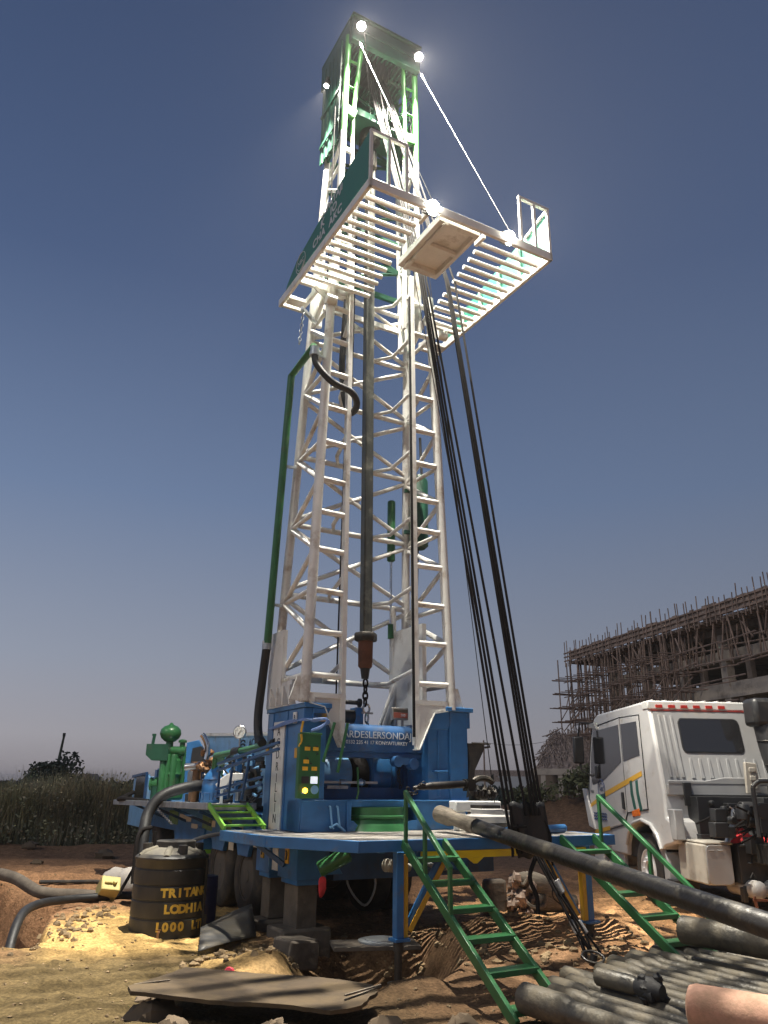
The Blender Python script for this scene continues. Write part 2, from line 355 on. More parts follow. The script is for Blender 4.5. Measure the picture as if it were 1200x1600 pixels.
# soil kinds: red-brown laterite, dark wet mud; lamp pools painted into yellow cuttings and orange sand
def zone(x, y):
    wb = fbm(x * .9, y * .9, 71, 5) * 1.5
    oli_dim = sst(.6, -.5, np.hypot((x + 2.3) / 2.4, (y - 7.4) / 3.0) - 1 + wb * .55)  # dim foreground outside the lamp beams, painted as darker olive soil
    yel_pool = sst(.45, -.35, np.hypot((x + 2.9) / 1.35, (y - 10.7) / 1.55) - 1 + wb * .8)  # pale cuttings, with the pool of lamplight painted in
    yel_pool = np.maximum(yel_pool, .75 * sst(.5, -.4, np.hypot((x + .95) / .8, (y - 8.85) / .5) - 1 + wb * .5))
    org_pool = sst(.5, -.5, np.hypot((x - 3.6) / 2.6, (y - 12.2) / 2.6) - 1 + wb * .6)  # orange sand, its colour raised where the lamps shine on it
    mudz = sst(.5, -.4, np.hypot((x - .6) / 1.7, (y - 9.2) / 2.2) - 1 + wb * .6)
    mudz = np.maximum(mudz, sst(.1, -.3, sdpoly(x, y, PIT) + wb * .2))
    rut = fbm(x * .10 + y * .03, y * 1.5 - x * .12, 81, 4) * sst(12.2, 13.5, y) * 1.1; wb = wb + rut
    lat = np.stack([.27 + wb * .08, .148 + wb * .042, .078 + wb * .018], -1)
    c = lat
    def mix(c, k, m): return c * (1 - m[..., None]) + np.array(k) * m[..., None]
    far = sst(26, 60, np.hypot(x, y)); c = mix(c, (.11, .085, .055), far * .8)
    c = mix(c, (.56, .31, .145), org_pool); c = mix(c, (.105, .075, .034), oli_dim); c = mix(c, (.52, .34, .13), yel_pool); c = mix(c, (.12, .075, .042), mudz * .7)
    return np.clip(c, .01, 1)
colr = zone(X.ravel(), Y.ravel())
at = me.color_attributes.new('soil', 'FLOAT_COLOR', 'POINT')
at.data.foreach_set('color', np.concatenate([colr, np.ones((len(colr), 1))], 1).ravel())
gm, nt, bs = nodes('site_soil'); N = nt.nodes; Lk = nt.links
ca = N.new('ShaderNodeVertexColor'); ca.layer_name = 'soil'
tc = N.new('ShaderNodeTexCoord')
n1 = N.new('ShaderNodeTexNoise'); n1.inputs['Scale'].default_value = 7; n1.inputs['Detail'].default_value = 9; n1.inputs['Roughness'].default_value = .7; Lk.new(tc.outputs['Object'], n1.inputs[0])
mr = N.new('ShaderNodeMapRange'); mr.inputs['From Min'].default_value = .25; mr.inputs['From Max'].default_value = .75; mr.inputs['To Min'].default_value = .45; mr.inputs['To Max'].default_value = 1.45; Lk.new(n1.outputs[0], mr.inputs['Value'])
n2 = N.new('ShaderNodeTexNoise'); n2.inputs['Scale'].default_value = 38; n2.inputs['Detail'].default_value = 6; Lk.new(tc.outputs['Object'], n2.inputs[0])
m2 = N.new('ShaderNodeMapRange'); m2.inputs['From Min'].default_value = .3; m2.inputs['From Max'].default_value = .7; m2.inputs['To Min'].default_value = .62; m2.inputs['To Max'].default_value = 1.3; Lk.new(n2.outputs[0], m2.inputs['Value'])
mu = N.new('ShaderNodeMath'); mu.operation = 'MULTIPLY'; Lk.new(mr.outputs[0], mu.inputs[0]); Lk.new(m2.outputs[0], mu.inputs[1])
vm = N.new('ShaderNodeVectorMath'); vm.operation = 'SCALE'; Lk.new(ca.outputs[0], vm.inputs[0]); Lk.new(mu.outputs[0], vm.inputs['Scale'])
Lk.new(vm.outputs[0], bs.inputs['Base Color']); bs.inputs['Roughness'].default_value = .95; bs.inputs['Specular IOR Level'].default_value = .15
b1 = N.new('ShaderNodeBump'); b1.inputs['Strength'].default_value = .8; b1.inputs['Distance'].default_value = .05; Lk.new(n1.outputs[0], b1.inputs['Height'])
b2 = N.new('ShaderNodeBump'); b2.inputs['Strength'].default_value = .5; b2.inputs['Distance'].default_value = .015; Lk.new(n2.outputs[0], b2.inputs['Height']); Lk.new(b1.outputs[0], b2.inputs['Normal']); Lk.new(b2.outputs[0], bs.inputs['Normal'])
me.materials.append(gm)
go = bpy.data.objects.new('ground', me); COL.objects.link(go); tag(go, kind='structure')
def gz(x, y): return float(ground_h(np.array([float(x)]), np.array([float(y)]))[0])
# ------------------------------------------------------------------ the drilling rig
# rig frame: x = across the rig, y = forward along the truck, z = up; origin under the edge of the work deck
RIG = empty('drilling_rig', (-.22, 8.57, 0), R(29))
tag(RIG, 'tall truck mounted drilling rig with cream lattice mast, green crown and blue deck', 'drilling rig')
EX = (.875, -.485, 0)          # the direction across the camera's view, in the rig frame
def lerp(a, b, t): return a + (b - a) * t
# --- work deck -----------------------------------------------------------
DECK = [(0, 0), (3.5, -.03), (3.5, 1.3), (2.5, 1.48), (-.02, 1.48), (-.02, 2.22), (-.72, 2.22), (-.60, 1.05)]
deck = empty('work_deck', parent=RIG)
def clip_line(y, P):
    xs = []
    for i in range(len(P)):
        (ax, ay), (bx, by) = P[i], P[(i + 1) % len(P)]
        if (ay > y) != (by > y): xs.append(ax + (y - ay) * (bx - ax) / (by - ay))
    return sorted(xs)
mb = MB()
fz0, fz1 = 1.035, 1.15
for i in range(len(DECK)):
    a, b = DECK[i], DECK[(i + 1) % len(DECK)]
    if i in (3, 4): continue
    mb.bar((a[0], a[1], (fz0 + fz1) / 2), (b[0], b[1], (fz0 + fz1) / 2), .05, fz1 - fz0, ext=.02)
for x in (.3, 1.1, 1.9, 2.7): mb.bar((x, .03, 1.06), (x, 1.46, 1.06), .06, .08)
build('deck_frame', mb, M['blue'], deck, bevel=.004)
mb = MB(); k = 0
for j in range(46):
    y = .06 + j * .048
    xs = clip_line(y, DECK)
    for a, b in zip(xs[::2], xs[1::2]):
        if b - a > .1: mb.box(a + .03, b - .03, y - .0165, y + .0165, 1.118 + (j % 3) * .001, 1.146 + (j % 3) * .002)
deckmat = mat('worn_pale_decking', (.50, .47, .42), .6, .1, dirt=(.20, .16, .11), damt=.42, dscale=3, var=.2, bump=.2)
build('deck_grating', mb, deckmat, deck)
def deck_leg(u0, side):
    lg = empty('deck_leg', parent=RIG)
    mb = MB(); s = side
    mb.box(u0, u0 + .085, .02, .11, .22, 1.03); mb.box(u0 - .03, u0 + .15, -.01, .14, .19, .22)
    build('post', mb, M['blue'], lg, bevel=.004)
    mb = MB(); mb.bar((u0 + .13 * s, .066, .30), (u0 + .60 * s, .066, 1.0), .05, .05); build('brace', mb, M['blue'], lg)
    mb = MB(); x0 = u0 + .086 if s > 0 else u0 - .055
    mb.box(x0, x0 + .055, .03, .10, .225, 1.0)
    mb.bar((u0 + .16 * s, .03, .28), (u0 + .66 * s, .03, 1.0), .012, .055)
    build('reflective_strip', mb, M['orange'], lg)
    mb = MB(); mb.lathe([(.05, .19), (.05, .1), (.038, .1), (.038, -.18), (.11, -.18), (.11, -.22)], (u0 + .045, .065, 0), n=14)
    build('screw_jack', mb, M['dark'], lg)
    return lg
deck_leg(.47, 1); deck_leg(3.08, -1)
mb = MB(); mb.box(.74, 2.05, -.03, -.012, .955, 1.03); mb.prism([(0, 0), (.22, 0), (.13, -.06), (.09, -.06)], (1.33, -.03, .954), (1, 0, 0), (0, 0, 1), -.018)
mb.box(2.35, 3.06, -.03, -.012, .95, 1.02); build('yellow_edge_strip', mb, M['yellow'], RIG)
mb = MB(); mb.bar((.72, .05, 1.0), (3.1, .05, 1.0), .06, .06); build('deck_beam', mb, M['blue'], RIG)
# --- cross box with the rotary opening -----------------------------------
mb = MB()
mb.box(0, .62, 1.5, 1.95, 1.15, 1.51); mb.box(1.62, 2.42, 1.5, 1.95, 1.15, 1.51); mb.box(.62, 1.62, 1.52, 1.95, 1.43, 1.51)
mb.box(.60, .66, 1.47, 1.5, 1.15, 1.5); mb.prism([(0, 0), (.24, 0), (.1, .12), (0, .12)], (.62, 1.52, 1.15), (1, 0, 0), (0, 0, 1), -.03)
mb.prism([(0, 0), (-.24, 0), (-.1, .12), (0, .12)], (1.62, 1.52, 1.15), (1, 0, 0), (0, 0, 1), .03)
mb.box(-.01, 2.43, 1.485, 1.5, 1.497, 1.514)
build('cross_box', mb, M['blue'], RIG, bevel=.006)
mb = MB(); mb.lathe([(.30, 1.02), (.36, 1.08), (.47, 1.15), (.45, 1.2), (.40, 1.29), (.43, 1.30), (.43, 1.325), (.405, 1.335), (.405, 1.425), (.3, 1.425)], (1.13, 1.78, 0), n=36)
build('rotary_collar', mb, M['green'], RIG)
mb = MB()
for dx in (.36, .46):
    mb.tube([(dx, 1.485, 1.44), (dx, 1.455, 1.44), (dx + .03, 1.44, 1.2), (dx + .05, 1.44, 1.19)], .012, 8)
mb.tube([(.36, 1.45, 1.2), (.45, 1.45, 1.24), (.56, 1.43, 1.155)], .016, 8)
build('hook_bracket', mb, M['bluelt'], RIG)
mb = MB(); mb.tube([(.72, 1.46, 1.52), (.74, 1.45, 1.6), (.72, 1.45, 1.9)], .012, 8); build('brake_lever', mb, M['green'], RIG)
# --- the two rear columns -------------------------------------------------
colm = empty('rear_column', parent=RIG)
mb = MB(); mb.box(0, .30, 1.52, 2.78, 1.152, 2.60); mb.box(-.02, .36, 1.49, 2.8, 2.602, 2.66); mb.prism([(0, 0), (.25, 0), (.16, -.16), (0, -.16)], (.1, 1.5, 2.6), (1, 0, 0), (0, 0, 1), -.02)
for y in (1.52, 2.05, 2.55): mb.box(-.012, .0, y, y + .02, 1.16, 2.59)
build('column_body', mb, M['blue'], colm, bevel=.006)
mb = MB(); mb.box(-.018, -.003, 2.12, 2.50, .68, 2.47); pl = build('name_panel', mb, M['white'], colm)
for ch, z in zip('ACDRILLING', [2.34, 2.20, 2.05, 1.90, 1.76, 1.64, 1.52, 1.40, 1.27, .98]):
    text('lettering', ch, .155, (-.0195, 2.31, z), (0, -1, 0), (0, 0, 1), M['black_l'], pl, align='CENTER')
mb = MB(); mb.box(-.016, -.002, 1.75, 1.86, 2.42, 2.56); nt_ = build('notice_plate', mb, M['dial'], colm)
text('lettering', 'B', .09, (-.0175, 1.805, 2.49), (0, -1, 0), (0, 0, 1), M['black_l'], nt_, align='CENTER')
mb = MB(); mb.box(.11, .29, 1.50, 1.517, 2.44, 2.54); nt_ = build('maker_plate', mb, M['label'], colm)
mb = MB()
for y, z in ((2.72, 2.12), (1.72, 2.06)): mb.box(-.014, -.001, y - .045, y + .045, z - .06, z + .06)
build_each('warning_sticker', mb, M['orange'], colm)
mb = MB(); mb.lathe([(.02, 0), (.02, .03), (.035, .03), (.035, .05), (.012, .05), (.012, .09)], (.2, 1.6, 2.66), n=10); build('lift_bolt', mb, M['dark'], colm)
colm = empty('rear_column', parent=RIG)
mb = MB(); mb.box(1.84, 2.17, 1.56, 2.45, 1.512, 2.46); mb.box(2.172, 2.46, 1.52, 2.7, 1.512, 2.66); mb.box(2.10, 2.55, 1.49, 2.72, 2.662, 2.72)
mb.bar((2.0, 1.55, 1.55), (2.0, 1.55, 2.4), .03, .03); mb.box(1.9, 2.12, 1.5, 1.57, 1.86, 1.885)
mb.prism([(0, 0), (.35, 0), (.42, .22), (0, .28)], (1.80, 1.53, 2.42), (1, 0, 0), (0, 0, 1), -.03); mb.box(2.46, 2.53, 1.55, 1.7, 2.45, 2.66)
build('column_body', mb, M['blue'], colm, bevel=.006)
mb = MB(); mb.prism([(0, 0), (.1, .02), (.14, .35), (.3, .62), (.3, .70), (.03, .70), (.06, .45)], (2.42, 1.5, 1.55), (1, 0, 0), (0, 0, 1), -.06); mb.tube([(2.5, 1.47, 2.25), (2.78, 1.47, 2.25), (2.8, 1.47, 2.21), (2.72, 1.47, 2.2)], .015, 8)
build('cable_guide', mb, M['dark'], colm)
mb = MB(); mb.lathe([(.02, 0), (.02, .03), (.035, .03), (.035, .05), (.012, .05), (.012, .1)], (2.3, 1.6, 2.72), n=10); build('lift_bolt', mb, M['dark'], colm)
# levelling jacks below the deck on the left side
for y0, y1 in ((1.42, 2.0), (2.3, 2.75)):
    j = empty('levelling_jack', parent=RIG)
    mb = MB(); mb.box(-.06, .32, y0, y1, .64, 1.03); mb.prism([(0, 0), (.26, .0), (0, .34)], (.32, y0 + .08, .68), (1, 0, 0), (0, 0, 1), -.03)
    mb.box(-.03, .29, y0 + .05, y1 - .05, .58, .64); build('jack_housing', mb, M['blue'], j, bevel=.006)
    mb = MB(); mb.box(0, .25, y0 + .08, y1 - .1, .12, .58); build('jack_leg', mb, M['mud'], j, bevel=.006)
    mb = MB(); mb.box(-.078, -.062, (y0 + y1) / 2 - .06, (y0 + y1) / 2 + .04, .80, .98); s = build('warning_sticker', mb, M['orange'], j)
    mb = MB(); mb.tube([(-.081, (y0 + y1) / 2 - .01, .84), (-.081, (y0 + y1) / 2 - .03, .90), (-.081, (y0 + y1) / 2, .94)], .012, 6); build('mark', mb, M['black_l'], s)
mb = MB(); mb.bar((-.35, 2.1, 1.02), (-.08, 1.75, .78), .05, .05); build('diagonal_stay', mb, M['bluedk'], RIG)
mb = MB(); mb.lathe([(.075, 0), (.085, .02), (.085, .36), (.06, .38)], (-.01, .92, .80), (.33, -.12, .17), 20); build('hydraulic_reservoir', mb, M['green'], RIG)
# control cabinet
cab = empty('control_cabinet', parent=RIG)
mb = MB(); mb.box(-.10, .18, 1.40, 1.485, 1.53, 2.28); mb.box(-.11, .19, 1.385, 1.40, 2.265, 2.29); build('cabinet_body', mb, M['green'], cab, bevel=.005)
mb = MB()
for x, z in ((.0, 2.10), (.11, 2.10), (-.01, 1.95), (-.02, 1.87), (.10, 1.87)): mb.box(x - .035, x + .035, 1.388, 1.398, z - .022, z + .022)
build_each('label_plate', mb, M['label'], cab)
mb = MB(); mb.box(-.06, .04, 1.39, 1.40, 1.70, 1.78); mb.lathe([(.018, 0), (.018, .01)], (.11, 1.40, 1.64), (0, -1, 0), 12)
for x, z in ((.02, 2.13), (.12, 2.13), (.13, 2.04), (.0, 1.99), (.05, 1.93), (.12, 1.81)): mb.lathe([(.008, 0), (.008, .03)], (x, 1.40, z), (0, -1, 0), 8)
build_each('switch', mb, M['blk_pl'], cab)
mb = MB(); mb.box(.06, .145, 1.385, 1.40, 1.70, 1.78); build('gauge_screen', mb, M['dimscreen'], cab)
mb = MB(); mb.lathe([(.05, 0), (.05, .012)], (.115, 1.4, 1.63), (0, -1, 0), 16); mb.box(-.05, .0, 1.386, 1.4, 1.585, 1.6); build('rating_badge', mb, M['bluelt'], cab)
mb = MB(); mb.lathe([(.03, 0), (.03, .02), (.018, .035)], (-.01, 1.40, 1.62), (0, -1, 0), 14); build('amber_indicator', mb, M['amberlamp'], cab)
mb = MB()
for q in range(9):
    a = random.uniform(0, .2); mb.tube(curve_pts([(-.04, 2.6, 2.38 + a * .1), (-.05, 1.9, 2.42 + a * .3), (-.02, 1.46, 2.46 - a * .2), (.08 + a, 1.42, 2.42 + a * .4), (.25 + a * .3, 1.42, 2.48 - a * .5), (.2 - a, 1.41, 2.36 - a * .2), (.05, 1.41, 2.3)], 5), .009, 6)
build_each('control_cable', mb, mat('pale_blue_cable', (.16, .26, .52), .35, var=.15), RIG)
mb = MB(); mb.tube(curve_pts([(-.06, 1.42, 2.42), (-.09, 1.4, 2.3), (-.08, 1.4, 2.2), (-.1, 1.42, 2.12)], 5), .014, 6); build('yellow_tie', mb, M['label'], RIG)
for dx in (.0, .2):
    mb = MB(); mb.tube([(.2 + dx, 1.36, 1.95 - dx * .6), (.33 + dx * .9, 1.34, 2.42)], .02, 8); build('operating_lever', mb, M['green'], RIG)
# handrails folded against the column
mb = MB()
for dz in (0, .09):
    mb.bar((-.5, 3.3, 1.85 + dz), (-.35, 1.45, 2.09 + dz * .8), .035, .035); mb.bar((-.5, 3.3, 1.52 + dz), (-.33, 2.0, 1.68 + dz), .03, .03)
for t in (.05, .3, .6): mb.bar((-.5 + .1 * t, 3.3 - 1.5 * t, 1.5), (-.5 + .13 * t, 3.3 - 1.75 * t, 1.9 + .2 * t), .03, .03)
build('folded_handrail', mb, M['bluedk'], RIG, bevel=.003)
# --- lettered top beam, winch ---------------------------------------------
mb = MB()
prof = [(0, .02), (0, .26), (.03, .32), (.09, .36), (.36, .36), (.42, .32), (.42, .02), (.38, 0), (.04, 0)]
mb.prism([(-a, b) for a, b in prof], (.22, 1.70, 2.09), (0, -1, 0), (0, 0, 1), -1.62)
mb.box(.3, 1.84, 1.74, 2.1, 2.03, 2.09)
beam = build('lettered_beam', mb, M['bluedk'], RIG, bevel=.004)
text('lettering', 'KARDESLERSONDAJ', .125, (.545, 1.695, 2.31), (1, 0, 0), (0, 0, 1), M['white_l'], beam)
text('lettering', '0332 235 41 17 KONYA/TURKEY', .066, (.67, 1.695, 2.215), (1, 0, 0), (0, 0, 1), M['white_l'], beam)
mb = MB(); mb.lathe([(.07, 0), (.07, .12)], (1.42, 1.62, 1.99), (0, 1, 0), 16); mb.lathe([(.07, 0), (.07, .12)], (1.66, 1.62, 1.96), (0, 1, 0), 16); mb.box(1.42, 1.7, 1.64, 1.72, 1.95, 2.04); build('beam_bracket', mb, M['bluedk'], RIG)
wn = empty('winch', parent=RIG)
mb = MB(); mb.lathe([(.34, 0), (.34, .05), (.23, .06), (.25, .10), (.25, .52), (.23, .55)], (.52, 2.5, 1.82), (1, 0, 0), 32); build('drum', mb, M['bluelt'], wn)
mb = MB(); mb.lathe([(.31, 0), (.34, .03), (.34, .30), (.30, .34), (.30, .42), (.2, .42)], (1.32, 2.5, 1.82), (1, 0, 0), 32); build('brake_drum', mb, M['blue'], wn)
mb = MB()
for q in range(17): mb.lathe([(.222, -.009), (.258, -.004), (.258, .004), (.222, .009)], (1.085 + q * .0145, 2.5, 1.82), (1, 0, 0), 28)
build('wound_rope', mb, M['rope'], wn)
mb = MB(); mb.box(.36, .44, 2.1, 3.0, 1.2, 2.1); mb.box(1.78, 1.88, 2.1, 3.0, 1.2, 2.0); mb.prism([(0, 0), (.45, 0), (.1, .65), (0, .65)], (1.7, 2.15, 1.4), (1, 0, 0), (0, 0, 1), -.05)
mb.box(.3, 1.95, 2.05, 2.12, 1.5, 1.66); mb.box(.3, 2.1, 1.95, 2.05, 1.45, 1.52); build('winch_frame', mb, M['bluedk'], wn, bevel=.005)
mb = MB(); mb.bar((.3, 1.9, 1.72), (1.25, 1.9, 1.72), .03, .03); mb.lathe([(.04, 0), (.04, .08)], (.7, 1.9, 1.72), (1, 0, 0), 10); mb.lathe([(.03, 0), (.05, .05), (.03, .1)], (.95, 1.88, 1.72), (1, 0, 0), 10); mb.box(.5, .8, 1.86, 1.9, 1.64, 1.68)
build('control_shaft', mb, M['steel'], wn)
mb = MB()
for q in range(9): mb.tube([p for p in arc((1.62 + .02 * math.sin(q), 1.95, 2.03 - q * .045), .02, 0, 360, 8, (0, 1, 0) if q % 2 else (1, 0, 0), (0, 0, 1.5))], .007, 6)
build('chain', mb, M['dark'], wn)
# fairlead rollers on the beam
fl = empty('fairlead', parent=RIG)
mb = MB(); mb.box(.78, .84, 2.1, 2.3, 2.45, 2.72); mb.box(1.02, 1.13, 2.1, 2.3, 2.45, 2.70); build('side_plate', mb, M['blue'], fl, bevel=.005)
mb = MB(); mb.lathe([(.06, -.03), (.06, 0), (.03, .01), (.03, .23), (.06, .24), (.06, .27)], (.81, 2.1, 2.76), (1, 0, 0), 16); mb.lathe([(.09, 0), (.09, .18)], (.84, 2.2, 2.58), (1, 0, 0), 18); build('roller', mb, M['blk_pl'], fl)
sg = empty('load_display', parent=RIG)
mb = MB(); mb.box(1.44, 1.69, 1.83, 1.90, 2.54, 2.70); mb.box(1.50, 1.53, 1.85, 1.88, 2.44, 2.54); mb.box(1.6, 1.63, 1.85, 1.88, 2.44, 2.54); build('display_case', mb, M['plast'], sg, bevel=.004)
mb = MB(); mb.box(1.455, 1.675, 1.822, 1.829, 2.565, 2.635); s_ = build('display_face', mb, mat('brick_red_face', (.36, .10, .07), .5, var=.15), sg)
mb = MB(); mb.box(1.455, 1.675, 1.822, 1.829, 2.64, 2.68); build('display_header', mb, M['mud'], sg)
text('lettering', '500', .05, (1.6, 1.8205, 2.6), (1, 0, 0), (0, 0, 1), M['white_l'], s_, align='CENTER')
# hydraulic rams
mb = MB(); mb.tube([(1.72, 2.65, 2.35), (2.0, 2.5, 3.3)], .085, 20); build('ram_barrel', mb, M['steel'], RIG)
mb = MB(); mb.tube([(1.99, 2.5, 3.28), (2.2, 2.4, 4.0)], .05, 16); build('ram_rod', mb, M['chrome'], RIG)
mb = MB(); mb.tube([(1.62, 2.65, 2.35), (1.9, 2.5, 3.2)], .03, 10); build('ram_feed_tube', mb, M['white'], RIG)
mb = MB(); mb.lathe([(.04, 0), (.065, .02), (.065, 1.0), (.05, 1.02)], (1.83, 2.6, 5.02), n=18); mb.lathe([(.05, 0), (.05, .22)], (1.84, 2.6, 3.8), n=14); build_each('hose_balancer', mb, M['green'], RIG)
mb = MB(); mb.tube([(1.83, 2.6, 4.0), (1.83, 2.6, 5.05)], .022, 10); build('balancer_rod', mb, M['chrome'], RIG)
mb = MB(); mb.lathe([(.1, 0), (.15, .05), (.15, 1.15), (.1, 1.25)], (2.24, 2.42, 5.25), n=22)
for z_ in (5.5, 6.2): mb.bar((1.98, 2.44, z_), (2.24, 2.42, z_), .04, .06)
mb.lathe([(.02, 0), (.02, .01)], (2.24, 2.42, 5.24)); build('air_receiver', mb, M['greendk'], RIG)
mb = MB()
for dx in (-.08, .08): mb.tube([(2.22 + dx, 2.42, 6.45), (2.22 + dx * .6, 2.42, 7.2)], .022, 8)
mb.tube([(2.2, 2.42, 4.6), (2.22, 2.42, 5.3)], .018, 8); build_each('receiver_line', mb, M['blk_pl'], RIG)
# --- the lower mast --------------------------------------------------------
def oL(z): return Vector((lerp(.0, .15, (z - 2.75) / 6.25), 1.55, z))
def oR(z): return Vector((lerp(2.22, 1.93, (z - 2.75) / 6.25), 1.55, z))
def iL(z): return Vector((lerp(.52, .47, (z - 2.75) / 6.25), 1.55, z))
def iR(z): return Vector((lerp(1.64, 1.57, (z - 2.75) / 6.25), 1.55, z))
def rL(z): return Vector((lerp(.06, .17, (z - 2.75) / 6.25), lerp(2.74, 2.28, (z - 2.75) / 6.25), z))
def rR(z): return Vector((lerp(2.18, 1.92, (z - 2.75) / 6.25), lerp(2.74, 2.28, (z - 2.75) / 6.25), z))
lm = empty('lower_mast', parent=RIG); cm = M['cream']
for f, rad, z0, z1 in ((oL, .068, 2.68, 9.3), (oR, .068, 2.68, 9.3), (rL, .064, 2.66, 11.6), (rR, .064, 2.72, 11.0)):
    o = build('chord', MB().tube([f(z0), f(z1)], rad, 14), cm, lm)
for f in (iL, iR):
    a, b = f(2.2), f(9.6); build('guide_rail', MB().bar(a, b, .07, .09, up=(0, 1, 0)), cm, lm, bevel=.006)
mb = MB(); a, b = iR(2.3), iR(9.2); mb.bar(a + Vector((-.043, -.02, 0)), b + Vector((-.043, -.02, 0)), .016, .05, up=(0, 1, 0)); build('wear_strip', mb, M['rope'], lm)
zs = [3.02, 3.58, 4.13, 4.70, 5.24, 5.72, 6.3, 6.85, 7.42, 7.98, 8.55, 9.1]
for z in zs:
    for fo, fi in ((oL, iL), (oR, iR)):
        build('rung', MB().tube([fo(z), fi(z - .01)], .043, 10), cm, lm)
for i in range(len(zs) - 1):            # side faces: zig-zag braces
    za, zb = zs[i], zs[i + 1]
    for fo, fr in ((oL, rL), (oR, rR)):
        a, b = (fo(za), fr(zb)) if i % 2 else (fr(za), fo(zb))
        build('brace', MB().tube([a, b], .040 if i % 2 else .035, 9), cm, lm)
    if i % 2 == 0:
        for fo, fr in ((oL, rL), (oR, rR)): build('brace', MB().tube([fo(za), fr(za)], .034, 9), cm, lm)
zr = [3.10, 4.28, 5.33, 6.40, 7.38, 8.35, 9.3]
for i, z in enumerate(zr):               # rear horizontals that bend forward to the guide rails, and X bracing
    a, b = rL(z), rR(z); m0 = a.lerp(b, .28); m1 = a.lerp(b, .72)
    build('horizontal', MB().tube([a, m0, m1, b], .041, 10), cm, lm)
    f0 = iL(z + .10); f1 = iR(z + .10)
    pts = [f0, f0.lerp(m0, .6) + Vector((0, 0, -.07)), m0 + Vector((.12, -.02, .0)), m1 + Vector((-.12, -.02, .0)), f1.lerp(m1, .6) + Vector((0, 0, -.07)), f1]
    build('bent_tie', MB().tube(pts, .030, 9), cm, lm)
    if i < len(zr) - 1:
        z2 = zr[i + 1]; c = (rL(z).lerp(rR(z2), .5))
        for q in (rL(z + .06), rR(z + .06), rL(z2 - .06), rR(z2 - .06)): build('brace', MB().tube([q, c], .036, 9), cm, lm)
        build('gusset', MB().prism([(-.09, -.05), (.09, -.05), (.12, 0), (.09, .05), (-.09, .05), (-.12, 0)], c + Vector((0, -.02, 0)), (1, 0, 0), (0, 0, 1), -.03), cm, lm)
build('upright', MB().tube([(1.92, 2.62, 3.1), (1.86, 2.58, 4.28)], .045, 10), cm, lm)
# foot plates of the mast
for s, f, fo in ((1, iL, oL), (-1, iR, oR)):
    x = f(2.6).x
    mb = MB(); mb.prism([(0, 0), (0, .62), (-.52 * s, .62), (-.52 * s, .52), (-.30 * s, .48), (-.26 * s, .40), (-.06 * s, 0)], (x + .035 * s, 1.54, 2.14), (1, 0, 0), (0, 0, 1), -.03 if s > 0 else .03)
    build('foot_plate', mb, cm, lm)
    mb = MB(); e = [(0, 0), (0, .62), (-.52 * s, .62), (-.52 * s, .52), (-.30 * s, .48), (-.26 * s, .40), (-.06 * s, 0)]
    P3 = [Vector((x + .035 * s + a, 1.53, 2.14 + b)) for a, b in e]
    mb.bar(P3[0], P3[6], .012, .09, up=(0, 1, 0)); mb.bar(P3[6], P3[5], .012, .09, up=(0, 1, 0)); mb.bar(P3[5], P3[4], .012, .09, up=(0, 1, 0)); mb.bar(P3[4], P3[3], .012, .09, up=(0, 1, 0)); mb.bar(P3[1], P3[2], .06, .06)
    build('foot_flange', mb, cm, lm)
    mb = MB(); xo = fo(2.7).x
    mb.box(min(xo - .06 * s, xo + .12 * s), max(xo - .06 * s, xo + .12 * s), 1.50, 1.60, 2.67, 2.73)
    mb.prism([(0, 0), (.15, 0), (.05, .3), (0, .3)], (xo + (-.06 if s > 0 else .06), 1.56, 2.68), (-s, 0, 0), (0, 0, 1), .02)
    mb.box(xo - .02, xo + .02, 1.95, 2.70, 2.66, 2.98) if s > 0 else mb.box(xo - .35, xo - .28, 1.75, 2.7, 2.5, 3.9)
    for q in range(4):
        if s > 0: mb.prism([(0, 0), (.10, .0), (.02, .24), (0, .24)], (xo - .12, 1.8 + q * .22, 2.66), (1, 0, 0), (0, 0, 1), .03)
    mb.box(xo - .03, xo + .03, 2.3, 2.8, 2.66, 3.7) if s > 0 else None
    build('foot_bracket', mb, cm, lm)
# side ladder down the right edge
mb = MB(); a = oR(3.0) + Vector((.11, .12, 0)); b = oR(8.8) + Vector((.11, .12, 0)); mb.tube([a, b], .018, 8)
for q in range(13): c = a.lerp(b, q / 12.5); mb.tube([c, c + Vector((-.1, -.08, -.01))], .011, 6)
build('cable_tray', mb, M['white'], lm)
# --- the upper mast --------------------------------------------------------
um = empty('upper_mast', parent=RIG); gmn = M['greenmast']; ZC = 12.05
F = dict(fl=lambda z: Vector((lerp(.21, .29, (z - 9) / 5.2), 1.58, z)), il=lambda z: Vector((lerp(.44, .42, (z - 9) / 5.2), 1.58, z)),
         fr=lambda z: Vector((lerp(1.72, 1.66, (z - 9) / 5.2), 1.58, z)), ir=lambda z: Vector((1.46, 1.58, z)),
         bl=lambda z: Vector((lerp(.26, .33, (z - 9) / 5.2), lerp(2.25, 2.36, (z - 9) / 5.2), z)), br=lambda z: Vector((lerp(1.78, 1.72, (z - 9) / 5.2), lerp(2.25, 2.36, (z - 9) / 5.2), z)))
for k_, rad in (('fl', .055), ('fr', .055), ('bl', .05), ('br', .05)):
    build('chord', MB().tube([F[k_](8.6), F[k_](ZC)], rad, 14), cm, um); build('chord', MB().tube([F[k_](ZC), F[k_](14.25)], rad, 14), gmn, um)
for k_ in ('il', 'ir'):
    build('guide_rail', MB().bar(F[k_](8.6), F[k_](ZC), .05, .06, up=(0, 1, 0)), cm, um, bevel=.004); build('guide_rail', MB().bar(F[k_](ZC), F[k_](12.55), .05, .06, up=(0, 1, 0)), gmn, um, bevel=.004)
